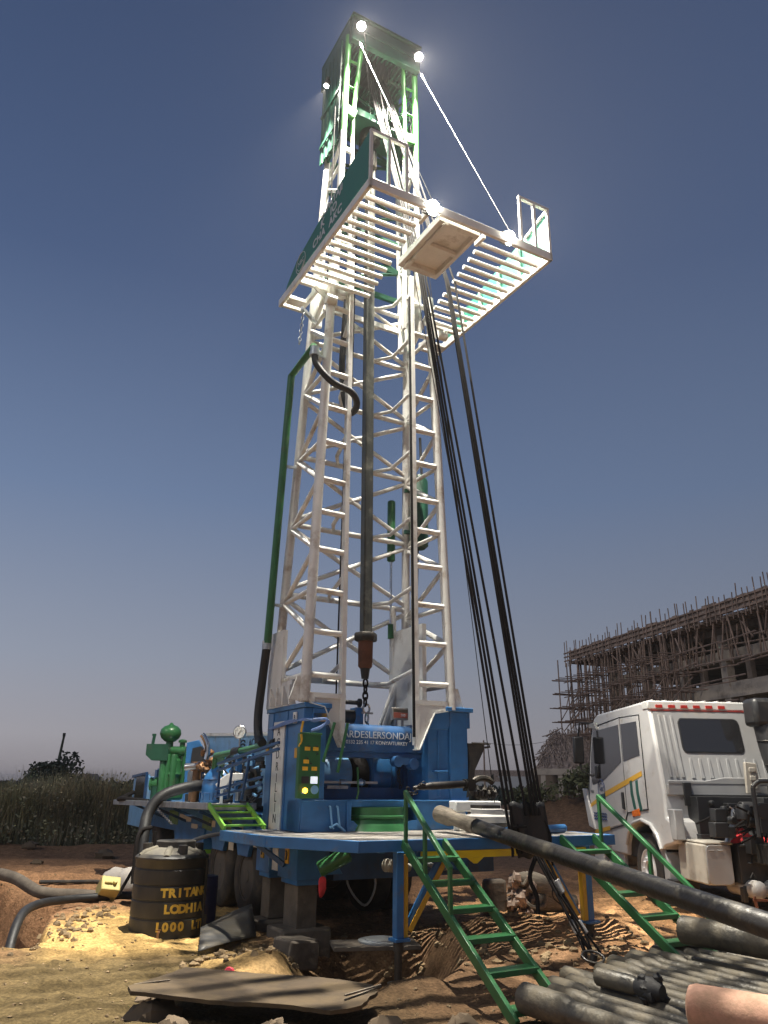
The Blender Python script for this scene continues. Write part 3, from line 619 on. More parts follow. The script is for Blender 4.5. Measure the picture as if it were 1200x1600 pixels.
for a, b in (('fl', 'il'), ('fr', 'ir')):
    s = 1 if a == 'fl' else -1
    build('crown_strut', MB().tube([F[b](12.5), F[a](14.2) + Vector((.26 * s, -.02, 0))], .04, 12), gmn, um)
    build('head_plate', MB().bar(F[a](12.55), F[b](12.5) + Vector((.04 * s, 0, 0)), .1, .2), gmn, um, bevel=.01)
    for z in (9.2, 9.85, 10.5, 11.1, 11.7): build('rung', MB().bar(F[a](z), F[b](z), .055, .07), cm, um)
    for z, t in ((13.1, .35), (13.7, .7)):
        q = (F[b](12.5)).lerp(F[a](14.2) + Vector((.26 * s, 0, 0)), t); build('rung', MB().tube([F[a](z), q], .022, 8), gmn, um)
zz = [9.0, 9.6, 10.2, 10.8, 11.4, 12.0, 12.55, 13.1, 13.6, 14.1]
for i in range(len(zz) - 1):
    mt = cm if zz[i] < 11.7 else M['greendk']
    for fo, fr in (('fl', 'bl'), ('fr', 'br')):
        a, b = (F[fo](zz[i]), F[fr](zz[i + 1])) if i % 2 else (F[fr](zz[i]), F[fo](zz[i + 1]))
        build('brace', MB().tube([a, b], .034, 9), mt, um); build('brace', MB().tube([F[fo](zz[i]), F[fr](zz[i])], .026, 9), mt, um)
        if zz[i] > 11.7: build('brace', MB().tube([F[fr](zz[i]), F[fo](zz[i + 1])] if i % 2 else [F[fo](zz[i]), F[fr](zz[i + 1])], .028, 8), mt, um)
    a, b, c, d = F['bl'](zz[i]), F['br'](zz[i]), F['bl'](zz[i + 1]), F['br'](zz[i + 1])
    build('horizontal', MB().bar(a, b, .06, .09), M['greendk'] if zz[i] > 9.5 else cm, um)
    build('brace', MB().tube([a, d] if i % 2 else [b, c], .03, 9), M['greendk'] if zz[i] > 9.5 else cm, um)
mb = MB()
for q in range(9): mb.box(.185 + .012 * (q % 2), .215 + .012 * (q % 2), 1.64 + q * .082, 1.64 + (q + 1) * .082, 11.95, 14.16)
mb.box(.165, .185, 1.63, 2.39, 13.0, 13.06); mb.box(.165, .185, 1.63, 2.39, 12.3, 12.36); build('wind_wall', mb, M['greendk'], um)
mb = MB(); mb.box(.4, 1.7, 1.7, 2.32, 12.72, 12.86); mb.box(.9, 1.5, 1.66, 2.3, 12.86, 13.05); build('racking_beam', mb, M['greendk'], um)
# --- crown block ------------------------------------------------------------
cw = empty('crown_block', (.01, 0, -.15), parent=RIG); cw.scale = (.94, 1, 1)
mb = MB(); mb.box(.30, 1.78, 1.42, 1.52, 14.2, 14.72); mb.box(.28, 1.80, 1.38, 2.72, 14.74, 14.80); mb.box(.28, .36, 1.52, 2.7, 14.16, 14.74); mb.box(1.72, 1.80, 1.52, 2.7, 14.3, 14.74); mb.box(.36, 1.72, 2.62, 2.7, 14.1, 14.74)
mb.box(.30, 1.78, 1.40, 1.419, 14.44, 14.5)
build('crown_frame', mb, M['greendk'], cw, bevel=.01)
mb = MB()
for q in range(15): mb.box(.42 + q * .088, .45 + q * .088, 1.53, 2.6, 14.24, 14.42)
build('crown_grille', mb, M['greendk'], cw)
mb = MB()
for q in range(5): mb.lathe([(.27, 0), (.30, .012), (.26, .025), (.26, .035), (.30, .048), (.27, .06)], (.78 + q * .11, 1.92, 14.28), (1, 0, 0), 26)
mb.tube([(.4, 1.92, 14.28), (1.7, 1.92, 14.28)], .05, 12); build_each('sheave', mb, M['dark'], cw)
# --- flood lights -------------------------------------------------------------
def flood(loc, aim, watts, size=.11, spot=150, parent=RIG, name='flood_light', blend=.5, scale=1.0):
    e = empty(name, parent=parent); L_ = Vector(loc); d = (Vector(aim) - L_).normalized()
    q = d.to_track_quat('-Z', 'Y').to_matrix()
    mb = MB(); s = size * .72
    mb.lathe([(s * .98, 0), (s * .98, .03), (s * .8, .06)], (0, 0, .005), (0, 0, 1), 24)
    for k in range(5): mb.box(-s * .8, s * .8, -s * .7 + k * s * .35, -s * .66 + k * s * .35, .06, .10)
    mb.bar((-s - .015, 0, .02), (-s - .015, 0, .14), .012, .03); mb.bar((s + .015, 0, .02), (s + .015, 0, .14), .012, .03); mb.bar((-s - .02, 0, .14), (s + .02, 0, .14), .012, .03, up=(0, 1, 0))
    mb.v = [tuple(L_ + q @ Vector(v)) for v in mb.v]; build('lamp_housing', mb, M['blk_pl'], e)
    mb = MB(); mb.lathe([(s * .9, 0), (s * .9, -.012), (s * .6, -.02), (.001, -.022)], (0, 0, .004), (0, 0, 1), 24); mb.v = [tuple(L_ + q @ Vector(v)) for v in mb.v]; build('lamp_lens', mb, M['lamp'], e)
    ld = bpy.data.lights.new('flood_beam', 'SPOT'); ld.energy = watts; ld.color = (1.0, .94, .82); ld.spot_size = R(spot); ld.spot_blend = blend; ld.shadow_soft_size = .03
    lo = bpy.data.objects.new('flood_beam', ld); COL.objects.link(lo); lo.parent = e; lo.location = L_ + d * .05; lo.rotation_euler = d.to_track_quat('-Z', 'Y').to_euler()
    return e
CREAMW = 2600
flood((.35, 1.20, 14.12), (.08, -3.0, 6.0), CREAMW * 5.8, spot=120, blend=1.0)
flood((1.52, 1.20, 14.10), (1.7, -3.0, 6.0), CREAMW * 5.8, spot=120, blend=1.0)
flood((1.15, 1.85, 13.2), (1.0, .6, 6.0), CREAMW * .3, size=.09)
flood((.02, 1.85, 13.2), (-3.0, 4.9, .5), CREAMW * 5.5, size=.06, spot=62, blend=1.0)
# --- racking platform (monkey board) -----------------------------------------
ZP = 8.85
mk = empty('racking_platform', parent=RIG)
U0, U1, L0, L1 = -.37, 2.58, -.66, 2.36
mb = MB()
for a, b in (((U0, L0), (U0, L1)), ((U1, L0), (U1, L1)), ((U0, L0), (U1, L0))):
    mb.bar((a[0], a[1], ZP + .06), (b[0], b[1], ZP + .06), .05, .13, ext=.025)
mb.box(U0, .55, L1 - .75, L1 - .69, ZP, ZP + .1); mb.box(1.9, U1, L1 - .75, L1 - .69, ZP, ZP + .1)
for x0, x1 in ((U0, .0), (2.2, U1)):
    mb.box(x0, x1, L1 - .06, L1, ZP - .005, ZP + .12); mb.box(x0 if x0 > 1 else x1 - .05, (x0 if x0 > 1 else x1 - .05) + .05, L1 - .69, L1 - .06, ZP, ZP + .1)
    mb.box(x0 + .03, x1 - .02, L1 - .30, L1 - .12, ZP - .005, ZP + .05)
mb.box(.53, .58, L0 + .1, -.35, ZP + .02, ZP + .1); mb.box(1.46, 1.51, L0 + .1, -.35, ZP + .02, ZP + .1)
build('platform_frame', mb, M['white'], mk, bevel=.006)
for k in range(12):
    t = k / 11; y = lerp(-.42, 1.5, t)
    build('racking_finger', MB().tube([(U0 + .04, y, ZP + .05), (lerp(.52, .76, t), y - .02, ZP + .05)], .034, 10), M['white'], mk)
for k in range(12):
    t = k / 11; y = lerp(-.42, 1.55, t)
    build('racking_finger', MB().tube([(U1 - .04, y, ZP + .05), (lerp(1.52, 1.86, t), y + .02, ZP + .05)], .034, 10), M['white'], mk)
mb = MB(); mb.box(.72, .78, -.60, .52, ZP - .02, ZP + .06); mb.box(1.32, 1.38, -.60, .52, ZP - .02, ZP + .06); mb.box(.80, .86, -.6, .52, ZP - .05, ZP + .0)
mb.box(.78, 1.32, .42, .52, ZP - .02, ZP + .06); mb.box(.78, 1.32, -.10, -.03, ZP - .02, ZP + .04); mb.box(.78, 1.32, -.6, -.52, ZP - .02, ZP + .06)
mb.box(.72, 1.38, -.6, .52, ZP + .065, ZP + .085)
build('working_tray', mb, M['white'], mk, bevel=.005)
# hinge drums
mb = MB()
for x in (.1, 2.1): mb.lathe([(.07, 0), (.07, .16)], (x - .08, 1.46, 8.60), (1, 0, 0), 18); mb.bar((x, 1.5, 8.6), (x - .2 if x < 1 else x + .2, 1.62, ZP), .05, .05)
build_each('hinge_drum', mb, M['cream'], mk)
# green banner sheets on both sides, railings in front
for x, s in ((U0, -1), (U1, 1)):
    mb = MB(); mb.prism([(0, 0), (2.74, 0), (2.70, .06), (2.35, .28), (.9, .58), (.04, .76), (0, .76)], (x + .012 * s, L0 + .02, ZP + .13), (0, 1, 0), (0, 0, 1), .012 * s)
    bn = build('banner_sheet', mb, M['greenban'], mk)
    if s < 0:
        def bt(body, sz, y, z): text('lettering', body, sz, (x - .027, y, z), (0, -1, 0), (0, 0, 1), M['white_l'], bn, extrude=.001, space=1.1, bold=.006)
        bt('CHA  AKC', .19, 1.08, ZP + .26); bt('K   IO', .19, .82, ZP + .44); bt('ULPATAJI', .16, .84, ZP + .61)
        cpt = (x - .027, 1.52, ZP + .27)
        mb = MB(); mb.tube(arc(cpt, .17, 0, 360, 28, (0, 1, 0), (0, 0, 1)), .006, 4, caps=False); mb.tube(arc(cpt, .13, 200, 340, 12, (0, 1, 0), (0, 0, 1)), .006, 4)
        build('emblem', mb, M['white_l'], bn)
        text('lettering', 'NBC', .11, (x - .027, 1.63, ZP + .28), (0, -1, 0), (0, 0, 1), M['white_l'], bn, extrude=.001)
    mb = MB()
    for y in (.0, .5, 1.0, 1.5): mb.bar((x + (-.03 if s > 0 else .03), y, ZP + .1), (x + (-.03 if s > 0 else .03), y, ZP + .12 + .62 - .2 * y), .035, .035)
    build_each('banner_post', mb, M['white'], mk)
for x0, x1 in ((U0, .16), (2.06, U1)):
    mb = MB()
    for t in (0, .5, 1): mb.bar((lerp(x0, x1, t), L0, ZP + .12), (lerp(x0, x1, t), L0, ZP + .90), .04, .04)
    mb.bar((x0, L0, ZP + .90), (x1, L0, ZP + .90), .045, .045, ext=.02)
    if x0 > 1: mb.bar((x1, L0, ZP + .9), (x1, L0 + .5, ZP + .75), .035, .035)
    build('front_railing', mb, M['white'], mk)
flood((.56, L0 - .02, ZP + .05), (.7, -12, 5.0), CREAMW * 1.9, size=.155, spot=140, blend=1.0, parent=RIG)
flood((1.83, L0 - .02, ZP + .08), (2.6, -12, 4.5), CREAMW * 1.9, size=.155, spot=140, blend=1.0, parent=RIG)
# tie ropes from the crown to the platform's outer corners
for a, b in (((1.62, 1.38, 14.03), (1.93, L0 + .02, ZP + .16)), ((.38, 1.38, 14.03), (.60, L0 + .02, ZP + .16))):
    tie = empty('tie_rope', parent=RIG); A, B = Vector(a), Vector(b)
    build('wire', MB().tube([A, B], .0065, 8), M['ropelt'], tie)
    c = A.lerp(B, .07); build('turnbuckle', MB().tube([A.lerp(B, .03), A.lerp(B, .04), c, A.lerp(B, .08)], [.012, .022, .022, .012], 10), M['steel'], tie)
# standpipe with its hoses
sp = empty('standpipe', parent=RIG)
build('pipe', MB().tube([(-.14, 2.62, 3.55), (-.16, 2.25, 7.60), (-.15, 1.42, 7.70)], .055, 16), M['green'], sp)
build('lower_hose', MB().tube(curve_pts([(-.14, 2.64, 3.5), (-.14, 2.72, 3.1), (-.16, 2.75, 2.6), (-.17, 2.66, 2.3), (-.17, 2.5, 2.2)], 6), .06, 14), M['black'], sp)
mb = MB(); mb.lathe([(.065, 0), (.065, .12)], (-.14, 2.64, 3.46), n=16); mb.lathe([(.075, 0), (.075, .06), (.065, .06), (.065, .14)], (-.15, 1.40, 7.52), n=16); mb.bar((-.16, 2.5, 6.2), (.1, 2.45, 6.2), .03, .04); mb.bar((-.14, 2.6, 4.1), (.08, 2.62, 4.1), .03, .04); mb.bar((-.15, 1.45, 7.62), (.12, 1.55, 7.6), .03, .03)
build_each('clamp', mb, M['galv'], sp)
build('rotary_hose', MB().tube(curve_pts([(-.15, 1.40, 7.56), (-.12, 1.36, 7.36), (.10, 1.30, 7.12), (.38, 1.26, 7.02), (.50, 1.3, 6.90), (.56, 1.5, 6.86), (.60, 1.78, 7.0), (.58, 1.95, 7.5), (.56, 1.95, 8.2), (.7, 1.98, 10.5), (.85, 2.0, 12.2), (.95, 2.0, 12.6)], 7), .05, 14), M['black'], sp)
# chain at the left of the platform
mb = MB()
for q in range(10): mb.tube(arc((-.22, 1.75 + .01 * q, 8.45 - q * .055), .022, 0, 360, 8, (0, 1, 0) if q % 2 else (1, 0, 0), (0, 0, 1.5)), .007, 6)
mb.bar((-.25, 1.75, 8.5), (.1, 2.0, 8.5), .05, .05); build('safety_chain', mb, M['galv'], RIG)
# --- truck body behind the mast -----------------------------------------------
mb = MB()
mb.box(.42, .56, 1.9, 11.2, .74, 1.02); mb.box(1.84, 1.98, 1.9, 11.2, .74, 1.02)
for y in (3.9, 5.0, 6.4, 7.8, 9.2): mb.box(.56, 1.84, y, y + .12, .8, .95)
mb.box(.0, 2.4, 1.98, 3.0, 1.03, 1.149)
build('chassis', mb, M['bluedk'], RIG, bevel=.005)
mb = MB(); mb.box(-.03, 2.42, 3.0, 10.4, 1.06, 1.30); mb.box(-.05, -.032, 3.0, 9.0, .90, 1.30)
for y0, y1 in ((3.05, 3.6), (4.1, 4.75), (5.3, 6.9)): mb.prism([(0, 0), (y1 - y0, 0), (y1 - y0 - .08, -.16), (.08, -.16)], (-.05, y0, .92), (0, 1, 0), (0, 0, 1), .06)
mb.box(-.02, .4, 5.6, 6.5, .70, 1.02)
bed = build('truck_bed', mb, M['blue'], RIG, bevel=.005)
mb = MB()
for y, z, h, w_ in ((3.35, 1.05, .10, .34), (4.6, 1.06, .09, .3), (5.9, 1.08, .10, .7), (5.5, .99, .07, .35), (3.7, .80, .1, .2), (2.6, .9, .12, .3)): mb.box(-.058, -.0505, y, y + w_, z, z + h)  # pale patches: light falling on the skirt, painted as thin plates
build_each('light_patch', mb, mat('pale_light_patch', (.52, .47, .38), .6, var=.1), bed)
mb = MB()
for y, w_ in ((4.75, .5), (6.7, .6), (3.85, .5)): mb.box(-.058, -.0505, y, y + w_, 1.0, 1.22)  # green patches: reflections in the skirt, painted as thin plates
build_each('green_reflection', mb, mat('green_reflection_patch', (.10, .20, .07), .6, var=.3), bed)
wk = empty('side_walkway', parent=RIG)
mb = MB()
for k in range(10):
    a = 2.95 + k * .6; mb.box(-.70, -.04, a, a + .59, lerp(1.385, 1.30, k / 9), lerp(1.395, 1.31, k / 9))
build_each('plank', mb, M['galv'], wk)
mb = MB(); mb.bar((-.715, 2.92, 1.405), (-.715, 9.0, 1.315), .03, .085); mb.bar((-.715, 9.0, 1.315), (-.04, 9.0, 1.315), .03, .085); mb.bar((-.7, 2.93, 1.40), (-.04, 2.93, 1.40), .03, .085); build('edge_angle', mb, M['galv'], wk, bevel=.003)
mb = MB()
for y in (3.4, 4.8, 6.2, 7.6): mb.bar((-.68, y, 1.33), (-.05, y, 1.08), .04, .04)
build_each('bracket', mb, M['bluedk'], wk)
mb = MB()
for q in range(16): mb.tube(arc((-.70, 5.55 - q * .06, 1.28 - q * .011), .02, 0, 360, 8, (0, 1.4, 0), (1, 0, 0) if q % 2 else (0, 0, 1)), .007, 6)
build('safety_chain', mb, M['galv'], wk)
# wheels
def wheel(x, y, s=1, rr=.52):
    o = empty('wheel', parent=RIG)
    ax = (-s, 0, 0)
    mb = MB(); mb.lathe([(.28, -.15), (.44, -.16), (.50, -.13), (rr, -.09), (rr, .09), (.50, .13), (.44, .16), (.30, .15), (.285, .10)], (x, y, .50), ax, 40)
    build('tyre', mb, M['tyre'], o)
    mb = MB(); mb.lathe([(.295, .13), (.30, .145), (.275, .145), (.26, .05), (.17, .02), (.16, .07), (.10, .10), (.07, .14), (.02, .14)], (x, y, .50), ax, 30)
    for k in range(10):
        a = 2 * math.pi * k / 10; mb.lathe([(.016, .02), (.016, .055), (.008, .06)], (x, y + .215 * math.cos(a), .50 + .215 * math.sin(a)), ax, 8)
    build('rim', mb, M['rim'], o)
for y in (3.35, 4.55, 8.7): wheel(.18, y); wheel(2.24, y, -1)
for y in (3.35, 4.55): wheel(.52, y); wheel(1.9, y, -1)
mb = MB()
for y in (3.35, 4.55): mb.lathe([(.09, 0), (.09, .6), (.2, .75), (.2, 1.05), (.09, 1.2), (.09, 1.8)], (.3, y, .5), (1, 0, 0), 18)
mb.box(.6, 1.8, 2.0, 2.9, .55, .9); build('axle', mb, M['dark'], RIG)
mb = MB(); mb.tube(curve_pts([(1.0, 2.2, .85), (.95, 2.1, .5), (1.15, 2.0, .25), (1.3, 2.0, .5), (1.2, 2.1, .85)], 6), .015, 7); mb.tube(curve_pts([(1.6, 1.6, .9), (1.9, 1.4, .7), (2.3, 1.5, .8)], 6), .03, 8); build_each('hanging_hose', mb, M['galv'], RIG)
mb = MB(); mb.lathe([(.05, 0), (.075, .02)] + [(v, .05 + .03 * k + dv) for k in range(10) for v, dv in ((.075, 0), (.055, .012))] + [(.05, .4)], (.98, 1.2, .79), (1, .2, -.12), 14); mb.box(.7, 1.5, 1.5, 1.55, .92, .98); build('coil_spring', mb, mat('dirty_white_spring', (.42, .40, .34), .5, var=.15), RIG)
mb = MB(); mb.box(.5, 2.4, 1.6, 2.1, .6, 1.03); mb.box(2.0, 2.38, .9, 2.6, .7, 1.03); build('underframe', mb, M['bluedk'], RIG, bevel=.006)
# --- machinery on the bed --------------------------------------------------------
def W(u, l, dx, z): return Vector((u, l, 0)) + Vector(EX) * dx + Vector((0, 0, z))
# slush pump
pm = empty('slush_pump', parent=RIG); pc = (.05, 8.0)
mb = MB()
mb.lathe([(.20, 1.38), (.24, 1.42), (.24, 1.5), (.17, 1.56), (.17, 1.80), (.20, 1.84), (.17, 1.88), (.17, 2.08), (.12, 2.13), (.12, 2.2)], W(*pc, .05, 0), n=24)
for dx, rr_ in ((.13, .06), (-.06, .07), (.02, .05)): mb.lathe([(rr_, 1.5), (rr_, 2.16), (rr_ * .7, 2.2)], W(pc[0], pc[1], dx, 0) + Vector((-.10, -.12, 0)), n=14)
mb.lathe([(.10, 0), (.10, .20), (.12, .2), (.12, .24)], W(*pc, -.10, 1.66), (-.875, .485, 0), 18); mb.lathe([(.13, 0), (.13, .06)], W(*pc, -.18, 1.66), (-.875, .485, 0), 12)
mb.tube([W(*pc, -.05, 2.26), W(*pc, .28, 2.26)], .09, 16); mb.tube([W(*pc, .26, 2.25), W(*pc, .28, 1.9), W(*pc, .24, 1.4)], .05, 12); mb.tube([W(*pc, .17, 2.2), W(*pc, .18, 1.8)], .04, 12)
mb.lathe([(.05, 2.3), (.05, 2.42), (.08, 2.42), (.08, 2.46), (.04, 2.48)], W(*pc, .2, 0), n=14)
build('pump_body', mb, M['green'], pm)
mb = MB(); a = W(*pc, -.42, 2.08); mb.prism([(0, .1), (.12, 0), (.42, 0), (.42, .3), (0, .3)], a, EX, (0, 0, 1), .25); mb.bar(W(*pc, -.38, 2.36), W(*pc, -.36, 2.55), .05, .05); mb.bar(W(*pc, -.40, 2.56), W(*pc, -.33, 2.56), .04, .04); build('valve_chest', mb, M['greendk'], pm)
mb = MB(); mb.lathe([(.07, 2.34), (.07, 2.43), (.10, 2.44), (.17, 2.50), (.205, 2.58), (.19, 2.66), (.13, 2.72), (.05, 2.75), (.02, 2.79)], W(*pc, -.05, 0), n=26); build('air_dome', mb, M['green'], pm)
mb = MB(); mb.lathe([(.16, 1.34), (.16, 1.62)], W(*pc, -.16, 0), n=16); build('crankcase', mb, M['greendk'], pm)
# engine house with the lettered panel
eh = empty('engine_house', parent=RIG)
mb = MB(); mb.prism([(0, 0), (3.3, .09), (3.3, .44), (0, .30)], (.35, 3.45, 2.06), (0, 1, 0), (0, 0, 1), .04)
ep = build('lettered_panel', mb, M['bluelt'], eh)
mb = MB(); mb.bar((.36, 3.42, 2.38), (.36, 6.75, 2.52), .12, .05); mb.bar((.36, 3.42, 2.38), (1.6, 3.42, 2.38), .1, .05); build('roof_edge', mb, M['cream'], eh)
text('lettering', 'ACR', .19, (.345, 4.48, 2.27), (0, -1, .04), (0, 0, 1), M['black_l'], ep)
mb = MB()
for q in range(3): mb.tube(arc((.345, 4.75, 2.27 - q * .055), .13, 35, 145, 8, (0, 1, 0), (0, 0, .55)), .014, 5)
build('emblem', mb, M['black_l'], ep)
mb = MB(); mb.box(.337, .345, 3.85, 4.05, 2.31, 2.38); build('yellow_sticker', mb, M['yellow'], ep)
mb = MB(); mb.box(.45, 1.9, 4.0, 7.0, 1.35, 2.0); mb.box(.6, 1.8, 4.2, 6.8, 2.0, 2.3); build('engine_block', mb, M['dark'], eh, bevel=.02)
mb = MB(); mb.prism([(0, 0), (.5, .0), (.5, .25), (.15, .62), (0, .62)], (.25, 3.2, 1.55), (0, 1, 0), (0, 0, 1), .6); mb.box(.1, .5, 2.95, 3.1, 1.4, 2.2); build('side_cowl', mb, M['bluelt'], eh, bevel=.01)
for y in (3.5, 5.2, 6.7): mb = MB(); mb.box(.42, .5, y, y + .08, 1.3, 2.1); build('post', mb, M['blue'], eh)
mb = MB(); a = W(.2, 6.95, -.12, 1.33); mb.prism([(0, 0), (.30, 0), (.38, .82), (.20, 1.10), (-.02, 1.05)], a, EX, (0, 0, 1), .06); build('radiator_frame', mb, M['blue'], eh, bevel=.01)
mb = MB(); a = W(.18, 6.9, -.04, 1.4) + Vector((-.02, -.03, 0)); mb.prism([(0, .25), (.16, .25), (.28, .75), (.18, .92), (.02, .88)], a, EX, (0, 0, 1), .02); build('radiator_core', mb, M['blk_pl'], eh)
# blue pressure dome
pt = empty('pulsation_dome', parent=RIG); pc = (.15, 5.1)
mb = MB(); mb.lathe([(.20, 1.36), (.27, 1.42), (.30, 1.52), (.30, 1.68), (.26, 1.80), (.17, 1.92), (.09, 1.98), (.07, 2.05), (.07, 2.12)], W(*pc, 0, 0), n=32); build('dome_shell', mb, M['blue'], pt)
mb = MB(); mb.lathe([(.303, 0), (.308, .01), (.303, .02)], W(*pc, 0, 1.73), n=32); build('weld_band', mb, M['bluedk'], pt)
mb = MB()
for dx in (-.15, .0): mb.tube([W(*pc, dx - .05, 1.44) + Vector((-.15, -.26, 0)), W(*pc, dx - .05, 1.54) + Vector((-.15, -.26, 0)), W(*pc, dx + .05, 1.54) + Vector((-.15, -.26, 0)), W(*pc, dx + .05, 1.44) + Vector((-.15, -.26, 0))], .008, 6)
build_each('step_loop', mb, M['bluedk'], pt)
# brown castings and chrome elbow
mb = MB(); mb.lathe([(.07, 1.36), (.07, 1.95), (.10, 1.95), (.10, 2.02)], W(.05, 5.6, -.16, 0), n=16); mb.lathe([(.05, 1.4), (.05, 2.0)], W(.2, 6.2, -.2, 0), n=12); build_each('riser', mb, M['copper'], RIG)
mb = MB(); c = W(.05, 5.4, -.06, 2.05)
for q in range(14): mb.blob(c + Vector((random.uniform(-.14, .10), random.uniform(-.1, .1), random.uniform(-.18, .12))), (.05, .05, .045), q, 8, .4)
build('valve_cluster', mb, M['copper'], RIG)
mb = MB(); mb.tube(curve_pts([W(.0, 5.3, -.17, 2.44), W(.0, 5.3, -.13, 2.40), W(.0, 5.3, -.07, 2.28), W(.0, 5.3, -.05, 2.15), W(.0, 5.3, -.06, 2.05)], 6), .045, 14); build('exhaust_elbow', mb, M['chrome'], RIG)
mb = MB(); mb.lathe([(.05, 0), (.06, .02), (.05, .2), (.07, .22), (.07, .26)], W(-.05, 5.5, -.3, 1.93), (.85, -.45, .1), 14); build('gate_valve', mb, M['steel'], RIG)
gp = empty('discharge_line', parent=RIG)
mb = MB(); mb.tube([(.0, 5.0, 2.10), (.0, 4.1, 2.13)], .05, 14); mb.tube([(.0, 3.85, 2.14), (.0, 2.55, 2.20)], .045, 14); mb.tube([(.0, 5.0, 2.1), (.02, 5.1, 1.8)], .05, 12); mb.prism([(0, 0), (.5, .05), (.05, -.3)], (.0, 4.6, 2.08), (0, 1, 0), (0, 0, 1), .02); build('pipe', mb, M['green'], gp)
mb = MB(); mb.lathe([(.065, 0), (.065, .3)], (.0, 3.83, 2.14), (0, 1, 0), 16); mb.lathe([(.06, 0), (.06, .12)], (.0, 2.55, 2.2), (0, -1, 0.1), 14); build('coupling', mb, M['black'], gp)
ga = empty('pressure_gauge', parent=RIG)
mb = MB(); mb.lathe([(.095, 0), (.10, .02), (.10, .05), (.09, .06)], W(.0, 3.9, 0, 2.41), (-.55, -.83, 0), 26); mb.tube([W(0, 3.9, 0, 2.16), W(0, 3.9, 0, 2.34)], .015, 8); build('gauge_case', mb, M['steel'], ga)
mb = MB(); mb.lathe([(.084, .0), (.084, .003)], W(.0, 3.9, 0, 2.41) + Vector((-.55, -.83, 0)) * .061, (-.55, -.83, 0), 26); dl = build('dial', mb, M['dial'], ga)
c = W(.0, 3.9, 0, 2.41) + Vector((-.55, -.83, 0)) * .067; ex_ = Vector((.83, -.55, 0))
mb = MB(); mb.bar(c - ex_ * .02 - Vector((0, 0, .025)), c + ex_ * .03 + Vector((0, 0, .04)), .006, .004)
for k in range(9):
    a = R(-45 + k * 33.7); d_ = ex_ * math.cos(a) + Vector((0, 0, math.sin(a))); mb.bar(c + d_ * .054, c + d_ * .066, .004, .003)
build('pointer', mb, M['black_l'], dl)
mb = MB(); mb.box(-.06, .02, 3.78, 3.85, 1.38, 2.10); mb.box(-.08, .05, 3.73, 3.9, 2.06, 2.09); build('pipe_post', mb, M['blue'], RIG, bevel=.003)
mb = MB(); c0 = W(-.2, 3.7, -.08, 0); mb.bar(c0 + Vector((0, 0, 1.38)), c0 + Vector((0, 0, 1.66)), .04, .04)
a = c0 + Vector((0, 0, 1.62)); mb.prism([(-.09, .05), (-.03, -.02), (.05, .0), (.12, .1), (.30, .12), (.30, .21), (.10, .21), (-.01, .14)], a, EX, (0, 0, 1), .07); build('grease_pump', mb, M['cream'], RIG, bevel=.01)
mb = MB(); mb.tube(arc(W(.0, 4.1, .0, 1.95), .15, 0, 360, 26, EX, (0, 0, 1)), .014, 7, caps=False); mb.tube([W(0, 4.1, -.15, 1.95), W(0, 4.1, .15, 1.95)], .01, 6); build('hand_wheel', mb, M['blk_pl'], RIG)
mb = MB(); mb.tube(arc(W(.1, 3.3, .05, 1.72), .2, 0, 360, 26, EX, (0, 0, 1)), .02, 7, caps=False); mb.lathe([(.05, 0), (.05, .1)], W(.1, 3.3, .05, 1.72), (-.5, -.8, 0), 12); build('belt_pulley', mb, M['bluelt'], RIG)
for nm, mt, n_, sd_ in (('hydraulic_fitting', M['steel'], 26, 1), ('hydraulic_block', M['bluelt'], 16, 2), ('machine_bracket', M['dark'], 30, 3)):
    rnd = random.Random(sd_); mb = MB()
    for q in range(n_):
        c = Vector((rnd.uniform(.0, .35), rnd.uniform(2.9, 6.6), rnd.uniform(1.42, 1.98))); s = rnd.uniform(.03, .09)
        if rnd.random() < .5: mb.lathe([(s, 0), (s, s), (s * .6, s * 1.1), (s * .6, s * 2.2)], c, rnd.choice([(0, 1, 0), (-1, -.5, 0), (0, 0, 1)]), 10)
        else: mb.box(c.x - s, c.x + s, c.y - s * 1.3, c.y + s, c.z - s, c.z + s * .8)
    build_each(nm, mb, mt, RIG, bevel=.004)
mb = MB(); rnd = random.Random(9)
for q in range(10):
    a = Vector((rnd.uniform(-.05, .3), rnd.uniform(3, 4), rnd.uniform(1.5, 2.0))); b = Vector((rnd.uniform(-.05, .3), rnd.uniform(4.5, 6.5), rnd.uniform(1.4, 2.1)))
    mb.tube(curve_pts([a, a.lerp(b, .3) - Vector((.05, 0, .2)), a.lerp(b, .7) - Vector((0, 0, .15)), b], 5), .016, 7)
build_each('hydraulic_line', mb, M['black'], RIG)
# white rags and suction hose
mb = MB(); mb.tube(curve_pts([(.1, 5.5, 1.66), (-.3, 5.3, 1.63), (-.72, 5.25, 1.5), (-.93, 5.2, 1.25), (-1.0, 5.05, .95), (-1.02, 4.95, .6), (-1.02, 4.9, .1)], 7), .085, 16); build('suction_hose', mb, M['black'], RIG)
mb = MB(); mb.tube(curve_pts([(-.9, 5.05, 1.05), (-1.1, 4.95, .95), (-1.12, 4.9, .3)], 4), .03, 8); mb.tube(curve_pts([(-.86, 5.3, 1.05), (-.95, 5.4, .6), (-1.2, 5.4, .1)], 4), .025, 8); mb.bar((-.88, 4.85, .4), (-.88, 4.85, 1.0), .04, .04); build_each('drain_tube', mb, M['rope'], RIG)
mb = MB(); mb.tube(curve_pts([(-.08, 3.6, 1.05), (-.6, 3.4, 1.0), (-1.05, 3.3, .85), (-1.3, 3.25, .78)], 5), .025, 10); build('clear_hose', mb, mat('pale_hose', (.42, .40, .36), .4, var=.1), RIG)
